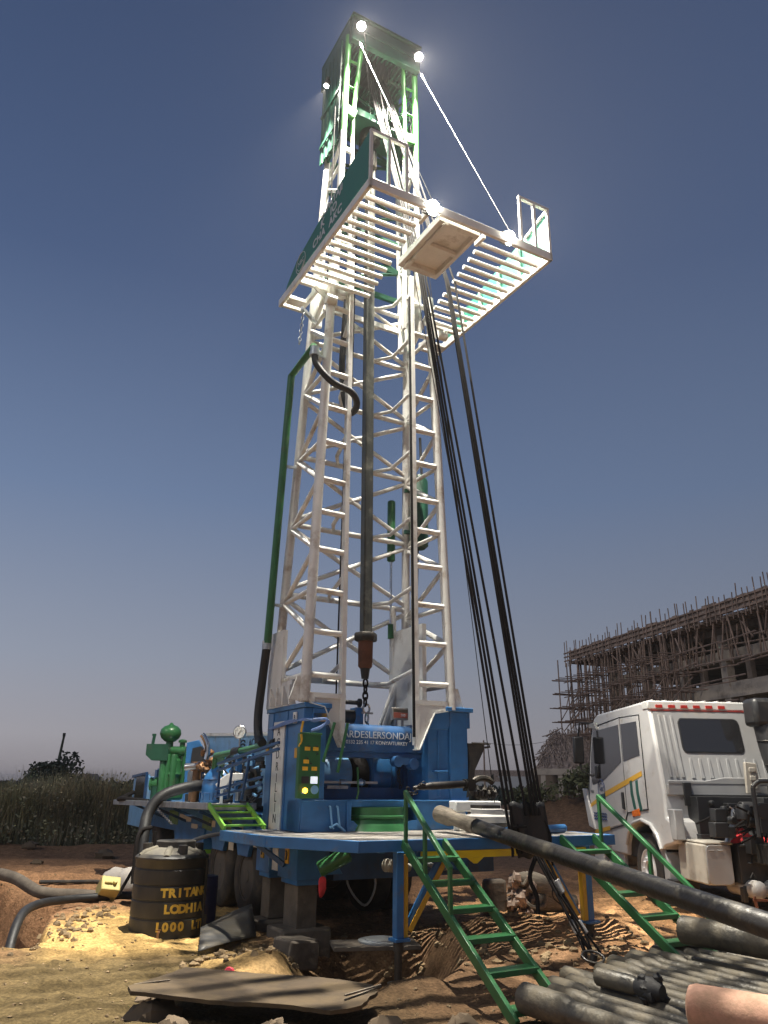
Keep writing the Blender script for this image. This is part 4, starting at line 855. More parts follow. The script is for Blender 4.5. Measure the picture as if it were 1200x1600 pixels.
# carrier front: low cab and its jack
fc = empty('carrier_cab', parent=RIG)
mb = MB(); mb.prism([(0, 0), (1.5, 0), (1.5, .45), (1.35, .52), (1.35, .98), (1.28, 1.02), (.1, 1.02), (0, .95)], (-.05, 9.2, .82), (0, 1, 0), (0, 0, 1), .05)
mb.box(.0, 2.4, 9.2, 9.25, .82, 1.8); mb.box(.0, 2.4, 10.65, 10.7, .82, 1.3)
build('cab_panel', mb, M['bluelt'], fc, bevel=.01)
mb = MB(); mb.prism([(0, 0), (.85, 0), (.8, .42), (.0, .42)], (-.065, 9.45, 1.38), (0, 1, 0), (0, 0, 1), .01); build('side_window', mb, M['glass'], fc)
mb = MB(); mb.bar((-.07, 9.3, 1.86), (-.07, 10.55, 1.80), .05, .05); mb.bar((-.07, 9.3, 1.3), (-.07, 9.3, 1.86), .05, .05); build('window_frame', mb, M['bluedk'], fc)
mb = MB(); mb.box(-.1, .0, 8.35, 8.52, 1.33, 1.92); mb.box(.0, .3, 8.6, 8.75, 1.33, 1.95); build('front_post', mb, M['blue'], fc)
mb = MB(); mb.prism([(0, .55), (.42, .55), (.30, -.05), (.14, -.05)], (-.12, 8.7, .62), (0, 1, 0), (0, 0, 1), .18); build('front_jack', mb, M['bluelt'], fc, bevel=.01)
mb = MB(); mb.box(-.08, .25, 5.05, 5.45, .72, 1.02); tbx = build('tool_box', mb, M['blue'], RIG, bevel=.01)
mb = MB(); mb.box(-.084, .2, 5.06, 5.44, .66, .80); build('tool_tray', mb, M['lime'], tbx)
mb = MB(); mb.tube(curve_pts([(-.4, 8.8, 1.5), (-.7, 8.6, 1.38), (-.75, 8.0, 1.4), (-.4, 7.5, 1.36)], 5), .04, 8); build('cable_bundle', mb, M['rope'], RIG)
# ------------------------------------------------------------------ things on and round the rig (built in the rig frame)
ca_, sa_ = math.cos(R(29)), math.sin(R(29))
def wor(p): return Vector((-.22 + p[0] * ca_ - p[1] * sa_, 8.57 + p[0] * sa_ + p[1] * ca_, p[2]))
def loc(p): dx, dy = p[0] + .22, p[1] - 8.57; return Vector((dx * ca_ + dy * sa_, -dx * sa_ + dy * ca_, p[2]))
BASE = {}
def rthing(name, base, label, cat, group=None):
    e = empty(name, wor(base), R(29)); tag(e, label, cat, group); BASE[e.name] = Vector(base); return e
def rb(name, mb, mt, e, **k):
    b = BASE[e.name]; mb.v = [tuple(Vector(v) - b) for v in mb.v]; return build(name, mb, mt, e, **k)
def rb_each(name, mb, mt, e, **k):
    b = BASE[e.name]; mb.v = [tuple(Vector(v) - b) for v in mb.v]; return build_each(name, mb, mt, e, **k)
def single(name, mb, mt, base, label, cat, group=None, rot=0.0, **k):
    """one mesh thing whose origin sits at its base"""
    b = Vector(base); c, s = math.cos(-rot), math.sin(-rot)
    mb.v = [((v[0] - b.x) * c - (v[1] - b.y) * s, (v[0] - b.x) * s + (v[1] - b.y) * c, v[2] - b.z) for v in mb.v]
    o = build(name, mb, mt, None, **k); o.location = b; o.rotation_euler = (0, 0, rot); return tag(o, label, cat, group)
# kelly bar hanging in the mast
ke = rthing('kelly_bar', (1.1, 2.0, 3.1), 'long square greasy kelly bar hanging upright in the middle of the cream mast', 'kelly bar')
rb('square_bar', MB().bar((1.09, 2, 3.7), (1.0, 2, 11.9), .142, .142, up=(0, 1, 0)), M['kelly'], ke, bevel=.018)
rb('swivel', MB().lathe([(.06, 11.9), (.12, 11.95), (.12, 12.3), (.07, 12.35), (.07, 12.5), (.17, 12.55), (.20, 12.7), (.17, 12.95), (.08, 13.05), (.05, 13.2)], (.99, 2, 0), n=22), M['dark'], ke)
rb('hex_nut', MB().lathe([(.15, 3.60), (.165, 3.62), (.165, 3.70), (.15, 3.72)], (1.09, 2, 0), n=6), M['dark'], ke)
rb('saver_sub', MB().lathe([(.075, 3.22), (.10, 3.25), (.105, 3.6)], (1.09, 2, 0), n=20), M['rust'], ke)
rb('thread_pin', MB().lathe([(.05, 3.08), (.07, 3.22)], (1.09, 2, 0), n=18), M['black'], ke)
ch = rthing('hoist_chain', (1.12, 2.0, 2.46), 'short hoist chain with shackles hanging under the kelly bar', 'chain')
mb = MB()
for q in range(4):
    o = (0, 1, 0) if q % 2 else (1, 0, 0); mb.tube(arc((1.10, 2, 3.02 - q * .085), .035, 0, 360, 10, o, (0, 0, 1.7)), .014, 7, caps=False)
rb('upper_links', mb, M['rope'], ch)
mb = MB(); mb.tube(arc((1.12, 2, 2.68), .05, -60, 240, 12, (1, 0, 0), (0, 0, 1.2)), .015, 8); mb.tube(arc((1.13, 2, 2.55), .045, 0, 360, 12, (0, 1, 0), (0, 0, 1.4)), .014, 8, caps=False); mb.bar((1.05, 2, 2.62), (1.22, 2, 2.62), .025, .025)
mb.tube(arc((1.14, 2, 2.44), .03, 0, 360, 10, (1, 0, 0), (0, 0, 1.6)), .012, 7, caps=False); rb('shackle', mb, M['steel'], ch)
# ropes: two bundles fanning out of the crown down to the black mat on the right of the deck
def sag(a, b, k=.02, n=10):
    a, b = Vector(a), Vector(b); return [a.lerp(b, i / n) + Vector((0, 0, -k * (b - a).length * 4 * (i / n) * (1 - i / n) * .1)) for i in range(n + 1)]
def rope_at(px_top, mid, end, r, label, grp, k):
    """a rope from the crown through the platform's gap to its hook"""
    o = single('wire_rope', MB().tube([Vector(px_top), Vector(mid), Vector(end)], r, 8), M['rope'], end, label, 'rope', grp)
    o.location = wor(end); o.rotation_euler = (0, 0, R(29)); return o
GR = 'wire ropes fanning down from the mast head'
def on_line(top, end, z): t = (top[2] - z) / (top[2] - end[2]); return tuple(lerp(top[i], end[i], t) for i in range(3))
names = [('%s rope of the near bundle of black ropes, running down in front of the mast to the black mat', ['leftmost', 'second', 'third', 'fourth, slightly apart,'], [(.80, 1.60, -.60), (.84, 1.645, -.60), (.885, 1.69, -.60), (.93, 1.80, -.55)]),]
spec = [((.80, 1.9, 14.1), (1.11, .56, 8.85), (1.515, -.60, 1.03), 'leftmost black rope of the bundle nearest the mast, hanging down past the black mat'),
        ((.84, 1.9, 14.1), (1.14, .555, 8.85), (1.575, -.60, 1.03), 'second black rope from the mast in the close bundle hanging past the black mat'),
        ((.89, 1.9, 14.1), (1.175, .55, 8.85), (1.635, -.60, 1.03), 'third black rope from the mast, last of the close bundle hanging past the mat'),
        ((1.0, 1.9, 14.1), (1.22, .55, 8.85), (1.75, -.56, 1.40), 'single black rope in the gap between the two rope bundles, ending on the mat'),
        ((1.05, 1.9, 14.1), (1.545, .50, 8.85), (1.84, -.56, 1.40), 'black rope slanting across the gap to the far bundle, ending on the black mat'),
        ((1.10, 1.9, 14.1), (1.57, .50, 8.85), (1.885, -.56, 1.40), 'thick black rope on the mast side of the far bundle above the black mat'),
        ((1.14, 1.9, 14.1), (1.595, .50, 8.85), (1.93, -.56, 1.40), 'middle black rope of the far bundle above the black mat'),
        ((1.18, 1.9, 14.1), (1.69, .47, 8.85), (1.975, -.56, 1.40), 'outermost black rope, farthest from the mast, above the black mat')]
for a, m_, e_, lb in spec: rope_at(a, m_, e_, .0155, lb, GR, 0)
for a, e_, lb, r_ in (((.85, 1.6, 13.9), (1.98, .05, 1.75), 'thin dark line running diagonally from the mast head down to the grey pipe tong', .007),
                      ((1.55, 1.7, 13.8), (2.35, .8, 1.50), 'thin dark line down the right side of the mast to the grey casing head', .006),
                      ((.46, 1.3, 14.2), (.95, 1.95, 13.1), 'bright thin line from the crown to the swivel at the top of the mast', .008)):
    o = single('hoist_line', MB().tube([Vector(a), Vector(e_)], r_, 6), M['rope'] if r_ < .008 else M['ropelt'], e_, lb, 'rope'); o.location = wor(e_); o.rotation_euler = (0, 0, R(29))
for x, y, lb in ((.75, 2.2, 'dark winch line just left of the kelly bar, running up the inside of the mast'), (.84, 2.2, 'dark winch line nearest the kelly bar, running up the inside of the mast'), (.14, 1.75, 'dark line running up beside the left chord of the mast')):
    o = single('winch_line', MB().tube([(x, y, 2.75), (x - .02, y - .1, 12.6)], .012, 6), M['rope'], (x, y, 2.75), lb, 'rope'); o.location = wor((x, y, 2.75)); o.rotation_euler = (0, 0, R(29))
# black rubber mat hanging on the ropes, wire slings below it
bmx = rthing('rubber_mat', (1.8, -.58, 1.0), 'black rubber mat hanging on the ropes at the edge of the deck', 'rubber mat')
mb = MB(); n = 9
P0 = [[Vector((1.53 + .46 * i / n + .09 * j / n, -.55 - .03 * math.sin(i * .9), 1.53 - .55 * j / n + .015 * math.sin(i * 1.7))) for i in range(n + 1)] for j in range(n + 1)]
vs = [p for row in P0 for p in row]; fs = [(j * (n + 1) + i, j * (n + 1) + i + 1, (j + 1) * (n + 1) + i + 1, (j + 1) * (n + 1) + i) for j in range(n) for i in range(n)]
mb._add(vs, fs); o = rb('mat_sheet', mb, M['black'], bmx); sm = o.modifiers.new('thickness', 'SOLIDIFY'); sm.thickness = .02
mb = MB(); mb.box(1.50, 1.70, -.62, -.59, 1.28, 1.30); mb.box(1.49, 1.51, -.62, -.6, 1.0, 1.5); mb.tube(curve_pts([(1.98, -.57, 1.35), (2.05, -.58, 1.2), (2.04, -.58, 1.05), (2.06, -.58, .9)], 4), .012, 6); rb_each('rope_clip', mb, M['rope'], bmx)
sl = rthing('wire_sling', (2.1, -.9, 0), 'black wire slings with grey ferrules hanging below the rubber mat to the ground', 'sling')
mb = MB(); fer = MB(); rnd = random.Random(4)
for q in range(6):
    a = Vector((1.78 + q * .03, -.60, 1.05)); e_ = Vector((2.1 + rnd.uniform(-.12, .14), -1.0 + rnd.uniform(-.2, .1), .10))
    b = a.lerp(e_, .35) + Vector((rnd.uniform(-.05, .03), 0, .0)); c = a.lerp(e_, .7) + Vector((rnd.uniform(-.04, .06), 0, -.02))
    pts = curve_pts([a, b, c, e_], 6); mb.tube(pts, .0115, 7)
    for t in (.38, .72)[:2 if q < 3 else 1]:
        if q in (1, 2, 4): i = int(t * (len(pts) - 1)); d = (pts[i + 1] - pts[i]).normalized(); fer.tube([pts[i] - d * .07, pts[i] - d * .06, pts[i] + d * .06, pts[i] + d * .07], [.013, .024, .024, .013], 10)
mb.tube(curve_pts([(1.8, -.62, 1.0), (1.72, -.6, .8), (1.80, -.6, .62), (1.81, -.6, .45)], 5), .024, 8)
rb('strands', mb, M['rope'], sl); rb_each('ferrule', fer, M['plast'], sl)
mb = MB(); mb.tube(curve_pts([(1.95, -.6, 1.0), (2.05, -.62, .8), (1.98, -.64, .62), (2.08, -.7, .5), (2.18, -.8, .3)], 6), .006, 6); rb('thin_cord', mb, M['rope'], sl)
# pipe tong hanging at deck height
tg = rthing('pipe_tong', (1.2, .05, 1.7), 'long grey pipe tong with open jaws hanging level above the deck', 'pipe tong')
mb = MB(); mb.tube([(.72, .1, 1.665), (.95, .1, 1.69)], [.02, .04], 12); mb.tube([(.95, .1, 1.69), (1.45, .1, 1.715)], .042, 14); mb.lathe([(.055, 0), (.055, .1)], (1.40, .1, 1.713), (1, 0, 0), 14); rb('lever_arm', mb, M['dark'], tg)
mb = MB(); c = Vector((1.66, .1, 1.70))
mb.tube(arc(c, .15, 160, 20, 10, (1, 0, 0), (0, 0, .55)), .035, 8); mb.tube(arc(c + Vector((0, 0, -.02)), .16, 190, 350, 10, (1, 0, 0), (0, 0, .6)), .04, 8)
for q in range(10): mb.blob(c + Vector((-.14 + q * .032, -.02, -.07 + .03 * math.sin(q * 2))), (.035, .05, .05), q, 8, .35)
mb.box(1.42, 1.52, .04, .16, 1.64, 1.77); rb('jaws', mb, M['dark'], tg)
mb = MB()
for q in range(9): mb.tube(arc((.64 + q * .025, .08, 1.66 - .06 * math.sin(q * .6)), .018, 0, 360, 8, (1.3, 0, 0), (0, 1, 0) if q % 2 else (0, 0, 1)), .006, 6)
rb('chain', mb, M['dark'], tg)
# casing head and white pallet on the deck
chd = rthing('casing_wellhead', (2.2, .8, 1.15), 'dull grey casing head with flange standing on the far end of the deck', 'casing head')
mb = MB(); mb.lathe([(.25, 0), (.27, .02), (.27, .12), (.29, .16), (.29, .20), (.20, .21), (.20, .28)], (2.22, .8, 1.15), n=28); mb.prism([(0, 0), (.35, -.06), (.40, .05), (.3, .16), (0, .18)], (2.40, .72, 1.24), (1, 0, 0), (0, 0, 1), -.16); rb('casting', mb, M['plast'], chd, bevel=.01)
mb = MB(); mb.lathe([(.271 + .004 * (k % 2), 1.16 + k * .008) for k in range(15)], (2.22, .8, 0), n=28); mb.box(2.08, 2.36, .7, .95, 1.43, 1.47); rb('cap', mb, M['dark'], chd)
wp = rthing('white_block', (2.3, 1.25, 1.15), 'white foam block lying behind the grey casing head at the end of the deck', 'block')
mb = MB(); mb.box(2.0, 2.72, 1.15, 1.32, 1.38, 1.51); mb.box(2.05, 2.15, 1.15, 1.3, 1.15, 1.38); mb.box(2.5, 2.65, 1.15, 1.3, 1.15, 1.38); rb('slab', mb, M['white'], wp, bevel=.015)
mb = MB(); mb.tube([(2.0, .12, 1.20), (3.2, .5, 1.20)], .05, 16); o = single('blue_tube', mb, M['blue'], (2.0, .12, 1.15), 'short blue steel tube lying on the deck under the long pipe', 'tube'); o.location = wor((2.0, .12, 1.15)); o.rotation_euler = (0, 0, R(29))
# red cloth under the deck
rc = rthing('red_rag', (.0, .88, .5), 'red rag tied under the green cylinder below the deck', 'rag')
mb = MB(); pts = [(-.03, .88, .74), (.06, .86, .75), (.05, .83, .66), (.07, .87, .58), (.0, .86, .50), (-.04, .84, .56), (-.035, .87, .66)]
mb._add(pts, [(0, 1, 2), (0, 2, 6), (2, 3, 5), (2, 5, 6), (3, 4, 5)]); mb.v = [v for v in mb.v]; o = rb('cloth', mb, M['red'], rc); s_ = o.modifiers.new('thickness', 'SOLIDIFY'); s_.thickness = .012; s_ = o.modifiers.new('soft', 'SUBSURF'); s_.levels = 2; s_.render_levels = 2
# stairs -----------------------------------------------------------------
def stair(name, base, tl, tr, run, side, label, steps=6, rail_top=.5, zfoot=0.0, rails=(0.02, .36, .72), drift=-.3):
    st = rthing(name, base, label, 'steel stairs', 'green steel stairs up to the deck')
    (x0, z0), x1 = tl, tr
    def P(t, x): return Vector((x + drift * t, -run * t - .04, lerp(z0, zfoot, t)))
    for x in (x0, x1): rb('stringer', MB().bar(P(0, x) + Vector((0, 0, .0)), P(1, x), .04, .09), M['green'], st, bevel=.004)
    for k in range(steps):
        t = (k + .75) / (steps + .1); a, b = P(t, x0), P(t, x1)
        if t > 1: break
        rb('tread', MB().bar(a, b, .16, .045, up=(0, 0, 1)), M['green'], st, bevel=.004)
    xs = x0 if side < 0 else x1
    top = P(rails[0], xs) + Vector((0, 0, rail_top)); low = P(rails[-1], xs) + Vector((0, 0, rail_top * .80))
    mb = MB(); mb.bar(top, low, .045, .045, ext=.02); rb('handrail', mb, M['green'], st, bevel=.006)
    for t in rails:
        tt = (t - rails[0]) / (rails[-1] - rails[0]); a = P(t, xs); b = top.lerp(low, tt)
        rb('rail_post', MB().bar(a, b, .036, .036, up=(0, 1, 0)), M['green'], st, bevel=.004)
    return st
stair('steel_stairs', (.4, -1, 0), (.51, 1.12), 1.02, 2.19, -1, 'green steel stairs with a handrail, the flight nearest the camera, ending by the drill pipes', rails=(.03, .25, .50), rail_top=.53)
stair('steel_stairs', (2.9, -.8, 0), (2.66, 1.13), 3.17, 1.85, 1, 'green steel stairs with a handrail, the flight beside the white truck', zfoot=0.0, drift=-.03, rails=(.08, .48, .86), rail_top=.55)
st = rthing('lime_ladder', (-.4, 2.5, 1.15), 'short lime green ladder leaning against the side walkway of the rig', 'ladder')
for x in (-.70, -.18): rb('rail', MB().bar((x, 2.90, 1.42), (x, 2.2, 1.17), .03, .07), M['lime'], st, bevel=.004)
for q in range(4): t = q / 3.6 + .05; rb('rung', MB().bar((-.70, lerp(2.9, 2.2, t), lerp(1.42, 1.17, t)), (-.18, lerp(2.9, 2.2, t), lerp(1.42, 1.17, t)), .05, .025), M['lime'], st, bevel=.003)
# timber blocks below the jacks
for b, sz, lb in (((.12, 1.7, 0), (.62, .5, .17), 'mud caked timber block under the near jack of the rig'), ((.12, 2.5, 0), (.7, .5, .15), 'mud caked timber block under the far jack of the rig')):
    mb = MB(); mb.box(b[0] - sz[0] / 2, b[0] + sz[0] / 2, b[1] - sz[1] / 2, b[1] + sz[1] / 2, -.25, sz[2] - .04)
    o = single('timber_block', mb, M['mud'], (b[0], b[1], -.25), lb, 'timber block', bevel=.03); o.location = wor((b[0], b[1], -.25)); o.rotation_euler = (0, 0, R(29))
mb = MB(); mb.box(-.35, .05, 1.0, 1.35, -.2, .10); o = single('concrete_block', mb, M['mud'], (-.15, 1.2, -.2), 'broken concrete block in the mud in front of the near jack', 'block', bevel=.03); o.location = wor((-.15, 1.2, -.2)); o.rotation_euler = (0, .08, R(41))

# ------------------------------------------------------------------ ground things (world frame)
def gthing(name, x, y, label, cat, rz=0.0, group=None, dz=0.0):
    e = empty(name, (x, y, gz(x, y) + dz), rz); return tag(e, label, cat, group)
# long pipe leaning over the deck
lp = empty('drill_collar', (.74, 10.42, 1.36)); tag(lp, 'long black drill pipe with a worn pale end, leaning across the deck edge', 'drill pipe')
d = Vector((1.80, -4.90, -.50)); n_ = d.normalized()
build('pipe_body', MB().tube([n_ * 1.05, n_ * 1.10, n_ * 7.0], [.075, .080, .084], 22), M['pipedk'], lp)
build('tool_joint', MB().tube([n_ * 0, n_ * .03, n_ * .30, n_ * .42, n_ * 1.06], [.07, .105, .105, .08, .084], 22), M['wornend'], lp)
# drill pipes lying in a row
AX = Vector((.54, -.842, -.004)); ROW0 = Vector((1.12, 6.83, 0)); ROW1 = Vector((3.10, 9.20, 0))
def drill_pipe(i, pos, r, label, jl=.34, L=4.6, mt=None, rest=0.02):
    pos = Vector(pos); z = gz(pos.x + AX.x * .3, pos.y + AX.y * .3) * .0 + .05 + r + rest
    e = empty('drill_pipe', (pos.x, pos.y, z)); tag(e, label, 'drill pipe', 'drill pipes lying in a row on the ground'); a = AX
    q = random.Random(i); k = 1 + q.uniform(-.08, .1)
    build('tool_joint', MB().tube([a * 0, a * .02, a * jl, a * (jl + .10)], [r * .95, r * 1.15, r * 1.15, r * .80 * k], 18), mt or M['pipe'], e)
    build('pipe_tube', MB().tube([a * (jl + .09), a * L], r * .82 * k, 16), mt or M['pipe'], e)
order = ['nearest the camera, its thick end at the foot of the green stairs', 'second from the green stairs', 'third from the green stairs', 'fourth from the green stairs', 'fifth from the green stairs', 'sixth from the green stairs, set back behind the drill bit', 'just beyond the drill bit', 'second beyond the drill bit', 'third beyond the drill bit', 'fourth beyond the drill bit', 'fifth beyond the drill bit', 'sixth from the far end of the row', 'fifth from the far end of the row', 'fourth from the far end of the row', 'third from the far end of the row', 'second from the far end of the row', 'last and farthest of the row']
NP = 17
for i in range(NP):
    t = i / (NP - 1); c = ROW0.lerp(ROW1, t) + AX * random.Random(i + 40).uniform(-.10, .12)
    if i == 5: c = c + AX * -.15
    drill_pipe(i, c, .096 if i == 0 else .068, 'drill pipe ' + order[i], jl=.42 if i == 0 else .32)
e = tag(empty('casing_pipe', (2.92, 8.30, .42)), 'thick muddy casing pipe lying across the far end of the drill pipe row', 'casing pipe')
a = Vector((.62, -.78, -.01)); build('pipe_wall', MB().tube([a * 0, a * .01, a * 3.5], [.10, .125, .125], 22), M['pipe'], e); build('mud_lining', MB().tube([a * -.004, a * .0], [.1, .1], 22), M['rust'], e)
# supports of the row
for k_, lb in ((.55, 'timber bearer under the near ends of the drill pipes'), (2.2, 'timber bearer under the middle of the drill pipes')):
    a = ROW0 + AX * k_; b = ROW1 + AX * k_; a.z = b.z = 0.0
    o = single('timber_bearer', MB().bar(a + Vector((0, 0, .0)), b + Vector((0, 0, .0)), .14, .14), M['wood'], a, lb, 'timber')
e = tag(empty('drill_bit', (1.98, 6.80, .26)), 'black drill bit and collar lying on top of the drill pipes', 'drill bit')
a = Vector((.62, -.76, -.02)); build('bit_collar', MB().tube([a * -.36, a * -.34, a * -.02, a * .04], [.05, .068, .068, .05], 18), M['pipe'], e)
mb = MB(); mb.tube([a * .0, a * .08, a * .16, a * .24], [.05, .085, .09, .05], 16)
for q in range(9): mb.blob(a * (.12 + .035 * (q % 3)) + Vector((.07 * math.cos(q * .7), .02 * math.sin(q), .07 * math.sin(q * .7))), (.04, .04, .04), q, 8, .4)
build('bit_cones', mb, M['black'], e)
mb = MB(); mb.tube(arc((2.02, 8.22, .19), .10, 0, 360, 22, (1, .2, 0), (-.2, .8, .35)), .012, 8, caps=False); mb.lathe([(.03, 0), (.035, .02), (.035, .10)], (2.0, 8.2, .12), (.3, 0, 1), 14)
single('lifting_ring', mb, M['dark'], (2.0, 8.2, .14), 'dark lifting ring standing at the end of the drill pipes', 'lifting ring')
e = tag(empty('pink_casing', (2.02, 5.78, .36)), 'thick faded pink plastic casing pipe lying over the drill pipes', 'plastic pipe')
a = Vector((.78, -.50, -.02)); build('pipe_wall', MB().tube([a * 0, a * .015, a * .06, a * 3.0], [.09, .125, .14, .14], 30), M['pink'], e)
# water tank ---------------------------------------------------------------
tk = gthing('water_tank', -2.64, 10.72, 'black plastic water tank with yellow lettering and dusty top standing beside the rig', 'water tank', R(14), dz=-.02)
RT = .435; HT = .98
prof = [(RT * 1.0, 0), (RT * 1.035, .015)]
for z0, z1 in ((.03, .21), (.24, .42), (.45, .60), (.63, .80)):
    prof += [(RT * 1.03, z0), (RT * 1.035, z0 + .02), (RT * 1.03, z1), (RT * 1.005, z1 + .012), (RT * 1.005, z1 + .02)]
prof += [(RT * 1.02, .83), (RT * 1.025, .90), (RT * 1.05, .915), (RT * 1.05, .945), (RT * 1.0, .965), (RT * .9, .985)]
build('shell', MB().lathe(prof, (0, 0, 0), n=56), M['tank'], tk)
mb = MB(); mb.lathe([(RT * .9, .98), (RT * .82, 1.01), (RT * .5, 1.06), (RT * .42, 1.07)], (0, 0, 0), n=48)
for q in range(6): a_ = R(q * 60 + 20); mb.tube([(RT * .40 * math.cos(a_), RT * .40 * math.sin(a_), 1.045), (RT * .80 * math.cos(a_), RT * .80 * math.sin(a_), .995), (RT * .92 * math.cos(a_), RT * .92 * math.sin(a_), .95)], .05, 12)
build('domed_top', mb, M['tanktop'], tk)
mb = MB(); mb.lathe([(.24, 1.05), (.25, 1.06), (.25, 1.13), (.23, 1.14)], (.03, .03, 0), n=34); build('lid', mb, M['tank'], tk)
for q in (-70, 160, 20): mb = MB(); a_ = R(q); mb.tube([(RT * .78 * math.cos(a_), RT * .78 * math.sin(a_), .99), (RT * .78 * math.cos(a_), RT * .78 * math.sin(a_), 1.1)], .06, 14); build('lug', mb, M['tank'], tk)
def cyl_text(body, size, z, a_c, par, R_, m):
    adv = size * .66; n = len(body); cur = a_c - (n - 1) / 2 * adv / R_
    for i, chx in enumerate(body):
        a_ = cur + i * adv / R_
        if chx != ' ': text('lettering', chx, size, (R_ * math.cos(a_), R_ * math.sin(a_), z), (-math.sin(a_), math.cos(a_), 0), (0, 0, 1), m, par, extrude=.003, align='CENTER', bold=.007)
tk.scale = (1, 1, .93)
ls = [o for o in tk.children if o.name.startswith('shell')][0]
for body, z in (('TRITANK', .525), ('LODHIA', .335), ('1000 LTR', .13)): cyl_text(body, .140, z + .008, R(-62), ls, RT * 1.032, M['letter'])
mb = MB(); a_ = R(-100); c = Vector((RT * 1.03 * math.cos(a_), RT * 1.03 * math.sin(a_), .09)); d_ = Vector((math.cos(a_), math.sin(a_), 0)); mb.tube([c, c + d_ * .05, c + d_ * .06 + Vector((0, 0, -.07))], .014, 8); mb.bar(c + d_ * .04 + Vector((-.03, 0, .03)), c + d_ * .04 + Vector((.03, 0, .03)), .012, .012); build('tap', mb, M['copper'], tk)
mb = MB(); a_ = R(-22); c = Vector((RT * 1.05 * math.cos(a_), RT * 1.05 * math.sin(a_), 0)); mb.tube([c + Vector((0, 0, .05)), c + Vector((.01, 0, .9)), c + Vector((-.05, .02, 1.02))], .018, 8); mb.bar(c + Vector((0, 0, .02)), c + Vector((0, 0, .24)), .1, .02); build('overflow_tube', mb, M['tank'], tk)
dr = gthing('navy_drum', -2.30, 11.25, 'dark navy drum standing between the black water tank and the rig wheels', 'drum')
build('drum_body', MB().lathe([(.15, 0), (.16, .01), (.16, .22), (.166, .24), (.16, .26), (.16, .42), (.166, .44), (.16, .46), (.16, .56), (.15, .57)], (0, 0, 0), n=26), M['drum'], dr); build('drum_lid', MB().lathe([(.145, .555), (.145, .562), (.03, .564)], (0, 0, 0), n=26), M['black'], dr)
# hoses at the pit
def hose(name, pts, r, label, mt): pts = curve_pts(pts, 8); return single(name, MB().tube(pts, r, 14), mt, pts[0], label, 'hose')
hose('mud_hose', [(-4.05, 9.7, -.8), (-4.22, 9.95, -.3), (-4.38, 10.5, .10), (-4.55, 11.4, .14), (-4.45, 12.2, .10), (-4.1, 12.6, .09), (-3.75, 12.85, .08), (-3.1, 12.3, .06)], .055, 'thick dark hose curving out of the pit on the left', M['black'])
hose('mud_hose', [(-6.6, 13.9, .30), (-5.7, 13.2, .27), (-5.05, 12.75, .12), (-4.5, 12.9, .07), (-4.2, 12.9, .05)], .085, 'thick pale muddy hose lying along the far rim of the pit', M['mud'])
hose('thin_hose', [(-5.6, 14.0, .12), (-5.2, 14.25, .10), (-4.7, 14.3, .1), (-4.2, 14.0, .06)], .03, 'thin dark hose lying behind the pale hose by the pit', M['tyre'])
hose('thin_hose', [(-3.55, 12.4, .05), (-3.45, 12.6, .3), (-3.3, 12.7, .5), (-3.2, 13.1, .7)], .04, 'dark hose rising behind the water tank beside the grey sacks', M['black'])
mb = MB(); mb.box(-.14, .14, -.11, .11, 0, .30); mb.lathe([(.03, .30), (.03, .35)], (.05, 0, 0), n=10); mb.box(-.1, .02, -.02, .02, .30, .33)
o = build('jerrycan', mb, M['sponge'], None, bevel=.045); o.location = (-4.1, 12.75, .10); o.rotation_euler = (R(52), R(8), R(30)); tag(o, 'yellow jerrycan lying against the hose at the edge of the pit', 'jerrycan')
for i, (x, y, s) in enumerate(((-4.25, 13.7, .24), (-3.98, 13.5, .22))):
    mb = MB(); mb.blob((0, 0, .2), (s, .16, .24), i + 3, 16, .08); o = build('grey_sack', mb, M['sack'], None); o.location = (x, y, gz(x, y) - .02); tag(o, ['grey sack behind the water tank, the one farther from it', 'grey sack behind the water tank, the one touching it'][i], 'sack', 'sacks behind the water tank')
# leaning steel sheet
sh = gthing('steel_sheet', -1.62, 9.6, 'bent grey steel sheet leaning against the timber blocks below the rig', 'steel sheet')
nx_, ny_ = 8, 6; q00, q10, q01, q11 = Vector((-1.88, 9.10, .03)), Vector((-1.42, 10.05, .02)), Vector((-2.10, 10.2, .08)), Vector((-1.56, 10.5, .27))
vs = []
for j in range(ny_ + 1):
    for i in range(nx_ + 1):
        u, v = i / nx_, j / ny_; p_ = q00.lerp(q10, u).lerp(q01.lerp(q11, u), v); p_ = p_ + Vector((0, 0, .02 * math.sin(u * 2.2 + .3) * v + .012 * math.sin(v * 5 + u * 3))); vs.append(p_ - sh.location)
mb = MB(); mb._add(vs, [(j * (nx_ + 1) + i, j * (nx_ + 1) + i + 1, (j + 1) * (nx_ + 1) + i + 1, (j + 1) * (nx_ + 1) + i) for j in range(ny_) for i in range(nx_)])
o = build('sheet', mb, mat('grey_muddy_sheet', (.10, .10, .10), .45, .4, dirt=(.19, .16, .11), damt=.5, var=.2), sh); s_ = o.modifiers.new('thickness', 'SOLIDIFY'); s_.thickness = .012
